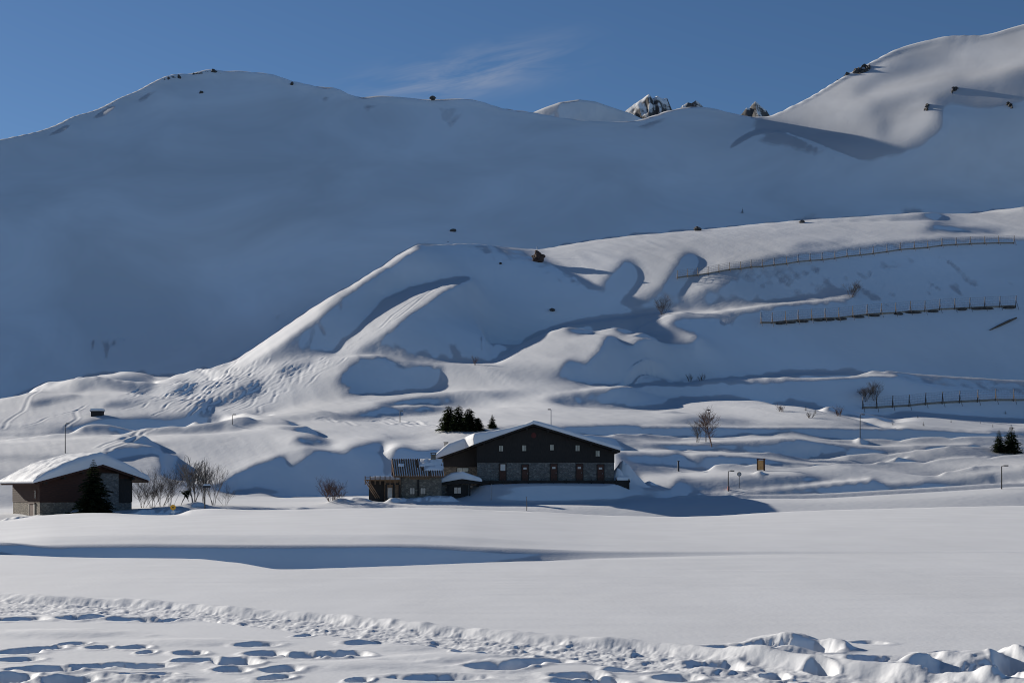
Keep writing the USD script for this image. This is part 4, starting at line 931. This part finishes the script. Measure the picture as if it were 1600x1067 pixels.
# uprooted evergreen branch leaning in the bushes
b = ground_at(287, 176)
t = thing('leaning_branch', b, 'dark evergreen branch leaning over the snow bank above the yellow sign', 'branch')
obj('stem', tube([[-.6, 0, -.3], [-.1, 0, .9], [.5, 0, 1.9], [1.0, 0, 2.6]], [.07, .06, .045, .02], 6), BARK, t)
_, cr = fir_parts(1.3, 0.75, 31, 0.4); cr.apply_transform(trimesh.transformations.rotation_matrix(0.9, [0, 1, 0])); cr.apply_translation([.1, 0, 1.6])
obj('needles', cr, NEEDLES, t)
b = spot(1112, 699)
bare('larch_tree', b, metres(56, b[1]), 'bare larch with fine reddish twigs beside the road lamp right of the chalet', 41, spread=.05, stems=1, thick=.1, mat=BARK_RED, cat='tree', levels=3, upright=.5, tree=True)
for (x, yb, hpx, kw, lab) in (
    (1090, 690, 26, dict(stems=5, spread=.5, seed=42), 'small bare bush just left of the bare larch'),
    (1035, 492, 24, dict(stems=9, spread=.55, seed=43), 'round bare bush on the crest line above the middle of the hillside'),
    (1330, 465, 23, dict(stems=9, spread=.6, seed=44), 'round bare bush on the far end of the crest above the middle snow fence'),
    (1078, 596, 12, dict(stems=7, spread=.9, seed=45), 'low wide bare bush, left of two on the long crest line'),
    (1095, 595, 14, dict(stems=7, spread=.9, seed=46), 'low wide bare bush, right of two on the long crest line'),
    (1352, 626, 22, dict(stems=9, spread=.7, seed=47), 'dark bare bush at the left end of the lowest snow fence'),
    (1367, 625, 24, dict(stems=9, spread=.6, seed=48), 'taller dark bare bush behind the first posts of the lowest snow fence'),
    (1222, 643, 13, dict(stems=8, spread=.8, seed=49, mat=BARK_RED), 'small brownish bush on the lit snow above the road, left of two dark saplings'),
    (1311, 650, 15, dict(stems=7, spread=.4, seed=50, mat=BARK_RED), 'faint reddish bush left of the road lamp with the snow mound'),
    (1266, 653, 12, dict(stems=7, spread=.8, seed=51), 'bare twigs around the dark saplings above the road'),
    (742, 570, 13, dict(stems=5, spread=.3, seed=52, mat=BARK_RED), 'faint thin bush on the crest right of the steep dark bowl')):
    b = spot(x, yb + 0.5)
    bare('bare_shrub', b, metres(hpx * .85, b[1]), lab, thick=.042, mat=kw.pop('mat', BARK), levels=2 if hpx < 16 else 3, **kw)
for i, (x, yb, hpx, lab) in enumerate((
    (1259, 642, 9, 'dark sapling leaning above the road, left of a close pair'), (1274, 647, 9, 'dark sapling above the road, right of a close pair'),
    (1395, 664, 5, 'tiny fir on the lit bank left of the middle of the lowest fence'), (1443, 665, 7, 'small fir on the lit bank under the lowest snow fence'),
    (1434, 654, 6, 'dark seedling just under the fourth post of the lowest fence'), (1486, 661, 6, 'tiny dark seedling on the shaded slope left of the firs'),
    (1532, 663, 5, 'small dark seedling on the shaded slope well left of the fir pair'), (1551, 668, 6, 'dark seedling right above the left fir of the pair'),
    (1571, 648, 6, 'dark seedling higher up above the pair of firs'), (1160, 333, 8, 'lone tiny fir on the great shaded slope above the hillside crest'))):
    b = spot(x, yb)
    fir('fir_sapling', b, metres(hpx, b[1]), metres(hpx * .55, b[1]) * .5, 60 + i, lab, dens=.15)

# ------------------------------------------------------------------ rocks
for i, (x, y, w, h, mat, lab) in enumerate((
    (708, 365, 10, 7, ROCK, 'dark boulder above the crest of the long hill'), (700, 381, 4, 3, ROCK, 'small dark stone on the crest of the long hill'),
    (782, 414, 4, 4, ROCK, 'small dark stone in the shade left of the reddish boulder'), (863, 488, 9, 5, ROCK, 'low dark boulder alone on the shaded slope below the big reddish boulder'),
    (1090, 361, 11, 7, ROCK, 'dark boulder on the crest left of the small far fir'), (1253, 349, 9, 5, ROCK, 'dark boulder on the crest above the upper snow fence'),
    (842, 410, 19, 18, ROCK_RED, 'big reddish boulder standing out of the lit hillside'), (315, 150, 8, 8, ROCK, 'dark outcrop below the highest point of the left ridge'),
    (975, 715, 10, 8, ROCK, ''), (456, 136, 5, 7, ROCK, 'dark rock on the ridge right of the summit'), (676, 157, 9, 6, ROCK, 'jagged rock on the ridge above the long hill'))):
    if not lab: continue
    b = spot(x, y)
    r = metres(w / 2, b[1])
    m = lump(r, 100 + i, (1, 1, 0.9 * h / w * 1.15), (.7 if mat is ROCK_RED else .5), 3, 1.7)
    m.apply_translation([0, 0, metres(h * 0.36, b[1])])
    t = obj('boulder', trimesh.Trimesh(m.vertices + b, m.faces, process=False), mat)
    tag(t, lab, 'boulder')
b = spot(846, 398); r = metres(9, b[1])
for pts, lab in (([(238, 138, 3), (262, 128, 4), (290, 125, 5), (312, 117, 6), (334, 116, 6), (352, 122, 5), (372, 117, 3)], 'broken rocks along the summit of the left ridge'),
                 ([(1303, 122, 7), (1312, 118, 6), (1322, 116, 9), (1332, 113, 8), (1341, 111, 9), (1350, 108, 9), (1360, 105, 9), (1335, 120, 5), (1348, 117, 5)], 'row of dark crags below the rounded top of the right mountain'),
                 ([(1450, 164, 8), (1447, 172, 8), (1442, 180, 6)], 'short vertical crag at the edge of the lit right mountain face'),
                 ([(1485, 146, 5), (1492, 141, 5), (1499, 136, 6)], 'thin slanting crag higher up the right mountain face'),
                 ([(1570, 163, 4), (1584, 173, 4)], 'pair of small stones in the shaded right mountain side')):
    b0 = spot(*pts[0][:2])
    t = thing('rock_band', b0, lab, 'crag')
    p = np.array(pts, float)
    nu, nv = 12 * len(pts) + 12, 14
    u = np.linspace(0, 1, nu)
    xs = np.interp(u, np.linspace(0, 1, len(p)), p[:, 0]); ys = np.interp(u, np.linspace(0, 1, len(p)), p[:, 1]); hs = np.interp(u, np.linspace(0, 1, len(p)), p[:, 2])
    steep = abs(p[-1, 1] - p[0, 1]) > abs(p[-1, 0] - p[0, 0])
    fk = (np.arange(nv) / (nv - 1) - .5)[:, None] * 2.2 * hs[None] * .6
    g = spots((xs[None] + (fk if steep else 0 * fk)).ravel(), (ys[None] - (0 * fk if steep else fk)).ravel()).reshape(nv, nu, 3)
    nz = meshkit.fbm(g * [.28, .1, .34], 5, 17 + len(pts))
    fade = np.sin(np.pi * np.linspace(0, 1, nv))[:, None] * np.sin(np.pi * np.clip(u, .02, .98))[None] ** .4
    lift = 11.0 * (np.abs(nz) - .41) * fade - 1.2 * (1 - fade)
    g += lift[..., None] * np.array([-.15, -.75, .6])
    obj('rock_face', (g.reshape(-1, 3) - b0, grid_faces(nv, nu)), ROCK, t)
    k_, i_ = nv // 2, nu // 3
    m = lump(metres(2.2, g[k_, i_][1]), 11, (1.2, 1, .8), .7, 2, 2.0); m.apply_translation(g[k_, i_] - b0)
    obj('loose_block', m, ROCK, t)

# ------------------------------------------------------------------ far peaks behind the ridge
def far_peak(name, outline, Y, label, snow, seed, depth=120):
    """A mountain behind the saddle: skyline given in photograph pixels at distance Y."""
    o = np.array(outline, float)
    xs = np.linspace(o[0, 0], o[-1, 0], 90)
    top = np.interp(xs, o[:, 0], o[:, 1])
    X, ZT = (xs - CX) / FPX * Y, EYE + (HY - top) / FPX * Y
    rows = np.linspace(-1, 1, 46)
    floor = EYE + (HY - 270) / FPX * (Y - depth)
    A, R = np.meshgrid(np.arange(len(xs)), rows)
    fall = np.abs(R) ** 1.05
    Zg = floor + (ZT[None] - floor) * (1 - fall)
    Xg = X[None] + 0 * R; Yg = Y + R * depth
    ridges = np.abs(n2(Xg / 26 + R * .4, Yg / 90, seed, 4)) * 2
    Zg = Zg - (ridges * 46 * np.minimum(1, np.abs(R) * 5) * (0.12 if snow else 1.0)) + (0 if snow else 10 * n2(Xg / 7, Yg / 7, seed + 1, 3) * np.minimum(1, np.abs(R) * 8 + .25))
    mat = SNOW_FAR if snow else PEAK
    p = obj(name, (np.stack([Xg, Yg, Zg], -1).reshape(-1, 3), grid_faces(46, len(xs))), mat, smooth=30)
    tag(p, label, kind='structure')
PEAK = usdkit.material(stage, '/World/Looks/peak', {
    'g': ('geometry', {}), 's': ('separate_xyz', {}), 'n': ('noise_texture', {'scale': 0.06, 'detail': 8.0, 'roughness': 0.65}),
    'a': ('math', {'math_type': 'multiply_add', 'value2': 0.9, 'value3': -0.6}), 'b': ('math', {'math_type': 'add'}), 'r': ('rgb_ramp', {'ramp': [(0.42, (0.05, 0.047, 0.046)), (0.56, (0.63, 0.64, 0.655))]}),
    'p': ('principled_bsdf', {'roughness': 0.85})},
    [('g.normal', 's.vector'), ('s.z', 'a.value1'), ('g.position', 'n.vector'), ('a.value', 'b.value1'), ('n.fac', 'b.value2'), ('b.value', 'r.fac'), ('r.color', 'p.base_color')], surface='p.BSDF')
for nd in ('a', 'b'):
    pass
UsdShade.Shader.Get(stage, '/World/Looks/peak/b')
far_peak('snow_dome', [(800, 200), (825, 178), (850, 167), (875, 158), (905, 154), (930, 157), (955, 166), (985, 176), (1010, 188), (1030, 200)], 1500, 'smooth far snow dome behind the saddle of the ridge', True, 301)
far_peak('rocky_peak', [(955, 200), (972, 174), (985, 164), (998, 155), (1008, 150), (1014, 145), (1020, 151), (1027, 148), (1036, 152), (1042, 151), (1049, 168), (1060, 182), (1075, 200)], 1700, 'jagged far rocky peak with snow on its left face behind the saddle', False, 302)
far_peak('rocky_peak', [(1050, 190), (1066, 163), (1074, 158), (1080, 160), (1087, 154), (1094, 160), (1104, 172), (1120, 190)], 1550, 'low far crag showing just over the hump of the saddle', False, 303, 90)
far_peak('rocky_peak', [(1140, 200), (1157, 176), (1166, 165), (1172, 166), (1180, 156), (1187, 163), (1197, 170), (1206, 186), (1220, 200)], 1600, 'dark far rock tooth left of the right mountain', False, 304, 90)
# ------------------------------------------------------------------ lamps, posts and signs
def lamp_post(x, y_foot, y_top, label, Y=None, arm=0.6, mat=None, group=None, head=True):
    b = spot(x, y_foot) if Y is None else ground_at(x, Y)
    top = EYE + (HY - y_top) / FPX * b[1]
    h = top - b[2]
    t = thing('lamp_post', b, label, 'lamp post')
    obj('pole', tube([[0, 0, -.4], [0, 0, h * .5], [0, 0, h]], [.09, .075, .06], 7), mat or METAL_DARK, t)
    if head:
        obj('arm', tube([[0, 0, h - .05], [arm * .5, -.1, h + .05], [arm, -.2, h + .04]], .04, 5), mat or METAL_DARK, t)
        hd = box(arm - .1, arm + .45, -.36, -.04, h - .04, h + .12)
        obj('lamp_head', trimesh.Trimesh(hd.vertices, hd.faces), METAL_DARK, t)
    return t
lamp_post(102, 708, 662, 'tall thin lamp post above the snowy roof of the timber hut', arm=.3)
lamp_post(363, 664, 648, 'short lamp post on the crest under the field of ski tracks', arm=.3)
lamp_post(625, 660, 642, 'lamp post on the lit shelf left of the pine cluster', arm=.2)
lamp_post(861, 668, 640, 'lamp post rising behind the right roof slope of the chalet', arm=-.5, mat=METAL_GREY)
lamp_post(1103, 690, 641, 'lamp post beside the bare larch', arm=.25)
lamp_post(1344, 690, 648, 'lamp post with snow heaped on its foot beside the road', arm=.3)
lamp_post(320, 800, 722, 'tall pole with a dark box half way up in the hedge by the hut', Y=171, head=False)
b = ground_at(320, 171)
b2 = ground_at(320, 171)
t = thing('pole_box', [b[0] + .25, 171, EYE + (HY - 760) / FPX * 171], 'dark box fixed on the pole in the hedge, snow on its lid', 'box')
obj('case', box(-.45, .45, -.2, .2, -.12, .1), METAL_DARK, t)
obj('snow_lid', snow_cap((-.4, .42), lambda x: 0 * x + .1, lambda x: 0 * x + .22, -.2, .2, .2, 33, 14, 10, .03), SNOW_ROOF, t, smooth=True)
lamp_post(1138, 768, 736, 'low lamp post with a red foot on the road bank beside the round sign', arm=.35)
lamp_post(1565, 764, 728, 'low lamp post on the lit bank at the right edge', arm=.3)
b = spot(1138, 766)
foot = tube([[0, 0, -.2], [0, 0, .55]], [.17, .15], 8); foot.apply_translation(b + [0, -.02, 0])
tag(obj('marker_sleeve', foot, SIGN_RED), 'dull red sleeve around the foot of the low road lamp', 'marker')
# round sign seen from behind
b = spot(1155, 763)
h = metres(24, b[1])
t = thing('road_sign', b, 'round road sign on a thin post right of the low road lamp', 'sign')
obj('post', tube([[0, 0, -.3], [0, 0, h]], .045, 6), METAL_DARK, t)
ring = trimesh.creation.annulus(.24, .31, .04); ring.apply_transform(trimesh.transformations.rotation_matrix(math.pi / 2, [1, 0, 0])); ring.apply_translation([0, -.06, h - .2])
obj('rim', ring, METAL_DARK, t)
disc = trimesh.creation.cylinder(.24, .02, sections=24); disc.apply_transform(trimesh.transformations.rotation_matrix(math.pi / 2, [1, 0, 0])); disc.apply_translation([0, -.06, h - .2])
obj('disc', disc, METAL_GREY, t)
# yellow sign in front of the hedge
Y = 159.0
zf = float(field_z(wx(270.5, Y), np.array(Y)))
t = thing('trail_sign', [wx(270.5, Y), Y, zf], 'orange yellow trail sign on a pale post before the hut hedge', 'sign')
zt = EYE + (HY - 789) / FPX * Y - zf
obj('post', box(-.05, .05, -.04, .04, -.5, zt + .1), SIGN_WHITE, t)
pl = trimesh.creation.cylinder(.33, .03, sections=8); pl.apply_transform(trimesh.transformations.rotation_matrix(math.pi / 2, [1, 0, 0])); pl.apply_translation([0, -.06, zt - .25])
obj('panel', pl, SIGN_YELLOW, t)
obj('arrow_mark', box(-.1, .12, -.085, -.077, zt - .3, zt - .2), plain('sign_black', (0.03, 0.03, 0.03)), t)
obj('plate', box(-.24, .24, -.07, -.045, zt - .92, zt - .68), SIGN_WHITE, t)
# info board
b = spot(1189, 735)
h = metres(17, b[1]); w = metres(10, b[1])
t = thing('information_board', b, 'upright larch wood board standing alone on the snow right of the chalet', 'board', rotz=math.radians(-38))
obj('panel', box(-w * .5, w * .5, -.1, .1, 0.1, h - .12), WOOD_ORANGE, t)
obj('frame', join(box(-w * .5 - .12, -w * .5 - .005, -.16, .16, -.3, h), box(w * .5 + .005, w * .5 + .12, -.16, .16, -.3, h), box(-w * .5 - .16, w * .5 + .16, -.22, .22, h + .002, h + .12)), WOOD_DOOR, t)
# single posts
for (x, yf, yt, lab, mat, r) in ((1060, 736, 721, 'short thick dark post on the shaded snow right of the chalet', METAL_DARK, .14), (768, 782, 757, 'thin grey marker pole before the left corner of the gable', METAL_GREY, .05),
                                 (823, 798, 776, 'thin dark marker pole in the chalet shadow', METAL_DARK, .045)):
    b = spot(x, yf)
    top = EYE + (HY - yt) / FPX * b[1]
    m = tube([[0, 0, -.4], [0, 0, (top - b[2]) * .5], [0, 0, top - b[2]]], [r, r, r * .8], 8)
    t = thing('marker_post', b, lab, 'post')
    obj('pole', m, mat, t)
    obj('cap', box(-r * 1.2, r * 1.2, -r * 1.2, r * 1.2, top - b[2], top - b[2] + r), mat, t)
b = spot(839.5, 403)
t = thing('marker_post', b + [0, 3, 0], 'thin mast standing just above the reddish boulder', 'post')
obj('pole', tube([[0, 0, 0], [0, 0, metres(20, b[1])]], .06, 5), METAL_GREY, t)
# half buried shed on the left hill
b = spot(151, 651)
u = b[1] / FPX
t = thing('buried_shed', b, 'tiny dark shed nearly buried in snow on the left hillside', 'shed')
obj('wall', box(-9 * u, 8 * u, 0, 12 * u, -1, 8 * u), WOOD_BLACK, t)
obj('roof', box(-10 * u, 9 * u, -1 * u, 13 * u, 8.02 * u, 8.8 * u), WOOD_BLACK, t)
obj('roof_snow', snow_cap((-10.5 * u, 9.5 * u), lambda x: 0 * x + 8.85 * u, lambda x: 0 * x + 4 * u, -1.4 * u, 13.2 * u, 4 * u, 41, 26, 18, .1), SNOW_ROOF, t, smooth=True)
# half buried log on the right slope
p = [spot(x, y) + [0, 0, .1] for x, y in ((1546, 519), (1560, 512), (1574, 506), (1588, 500))]
t = thing('fallen_trunk', p[0], 'dark fallen trunk sticking out of the shaded slope under the middle fence', 'log')
obj('stem', tube([q - p[0] + [0, -.2, .15] for q in p], [.12, .3, .35, .2], 7), BARK, t)
obj('stub', tube([p[2] - p[0] + [0, -.2, .2], p[2] - p[0] + [.5, -.3, .9]], [.14, .05], 5), BARK, t)

# ------------------------------------------------------------------ avalanche fences
def snow_fence(posts, label, hpx, lean=0.18, earth=False):
    pts = [(spot(x, y), h) for (x, y, h) in posts]
    b0 = pts[0][0]
    t = thing('snow_fence', b0, label, 'fence', 'avalanche fences across the right hillside')
    tops, feet = [], []
    for b, h in pts:
        H = metres(h, b[1])
        f = b - b0
        top = f + [0, -lean * H, H]
        obj('post', tube([f + [0, 0, -.5], f + (top - f) * .5, top], [.13, .12, .1], 5), METAL_RUST, t)
        obj('strut', tube([f + (top - f) * .62, f + [0, -.8 * H, -.35 * H + .1]], .06, 4), METAL_RUST, t)
        tops.append(top); feet.append(f)
    tops, feet = np.array(tops), np.array(feet)
    for k, q in enumerate((.18, .38, .58, .78, .95)):
        obj('cable', tube(feet + (tops - feet) * q, .028, 4), METAL_GREY, t)
    net = []
    for i in range(len(pts) - 1):
        for u in np.linspace(0, 1, 7)[:-1]:
            a = feet[i] + (feet[i + 1] - feet[i]) * u; c = tops[i] + (tops[i + 1] - tops[i]) * u
            net.append(tube([a, a + (c - a) * .95], .014, 3, False))
    tag(obj('net_wires', join(*net), METAL_GREY, t), kind='stuff')
    lower = []
    for i in range(len(pts) - 1):
        a, c = feet[i], feet[i + 1]
        n = (tops[i] - feet[i]) * .2; n2_ = (tops[i + 1] - feet[i + 1]) * .2
        bq = trimesh.Trimesh([a + [0, .05, 0], c + [0, .05, 0], c + n2_ + [0, .05, 0], a + n + [0, .05, 0], a + [0, .1, 0], c + [0, .1, 0], c + n2_ + [0, .1, 0], a + n + [0, .1, 0]],
                             [[0, 1, 2], [0, 2, 3], [4, 6, 5], [4, 7, 6], [3, 2, 6], [3, 6, 7]], process=False)
        obj('foot_board', bq, WOOD_NET, t)
    if earth:
        rg = random.Random(8)
        for i in range(1, len(pts) - 1):
            if rg.random() < .75:
                a = feet[i] + (feet[i + 1] - feet[i]) * rg.uniform(.1, .6)
                m = lump(1.0, 300 + i, (rg.uniform(1.2, 2.2), .8, rg.uniform(.25, .5)), .4, 2); m.apply_translation(a + [0, -.5, -.05])
                obj('bare_earth', m, ROCK, t)
WOOD_NET = plain('straw_coloured_net', (0.2, 0.18, 0.15), .9, 4.0, .3)
up = [155,197,240,283,328,373,418,462,509,558,610,658,708,758,811,862,916,971,1028,1083,1142,1198,1257,1316,1375,1435,1493,1558]
upy = np.interp(up, [155, 240, 373, 509, 658, 811, 971, 1083, 1198, 1316, 1435, 1558], [310, 300, 275, 262, 245, 228, 210, 195, 183, 172, 165, 163])
snow_fence([(1000 + a / 2.667, 320 + b / 2.667, 12.5) for a, b in zip(up, upy)], 'upper and longest snow fence, curving along the top of the sunlit band', 12)
mid = [503,550,605,658,714,770,827,885,945,1004,1064,1125,1186,1248,1310,1373,1435,1498,1565]
midy = np.interp(mid, [503, 714, 945, 1125, 1310, 1435, 1600], [500, 487, 467, 452, 442, 434, 428])
snow_fence([(1000 + a / 2.667, 320 + b / 2.667, 18) for a, b in zip(mid, midy)], 'middle snow fence with bare dark earth along its foot', 18, earth=True)
low = [(-15, 510), (122, 510), (283, 500), (448, 487), (612, 475), (780, 458), (952, 450), (1132, 442), (1310, 434), (1490, 432), (1665, 430)]
snow_fence([(1350 + a / 6.39, 560 + b / 6.39, 19) for a, b in low], 'lowest and shortest snow fence, above the road at the right', 19)
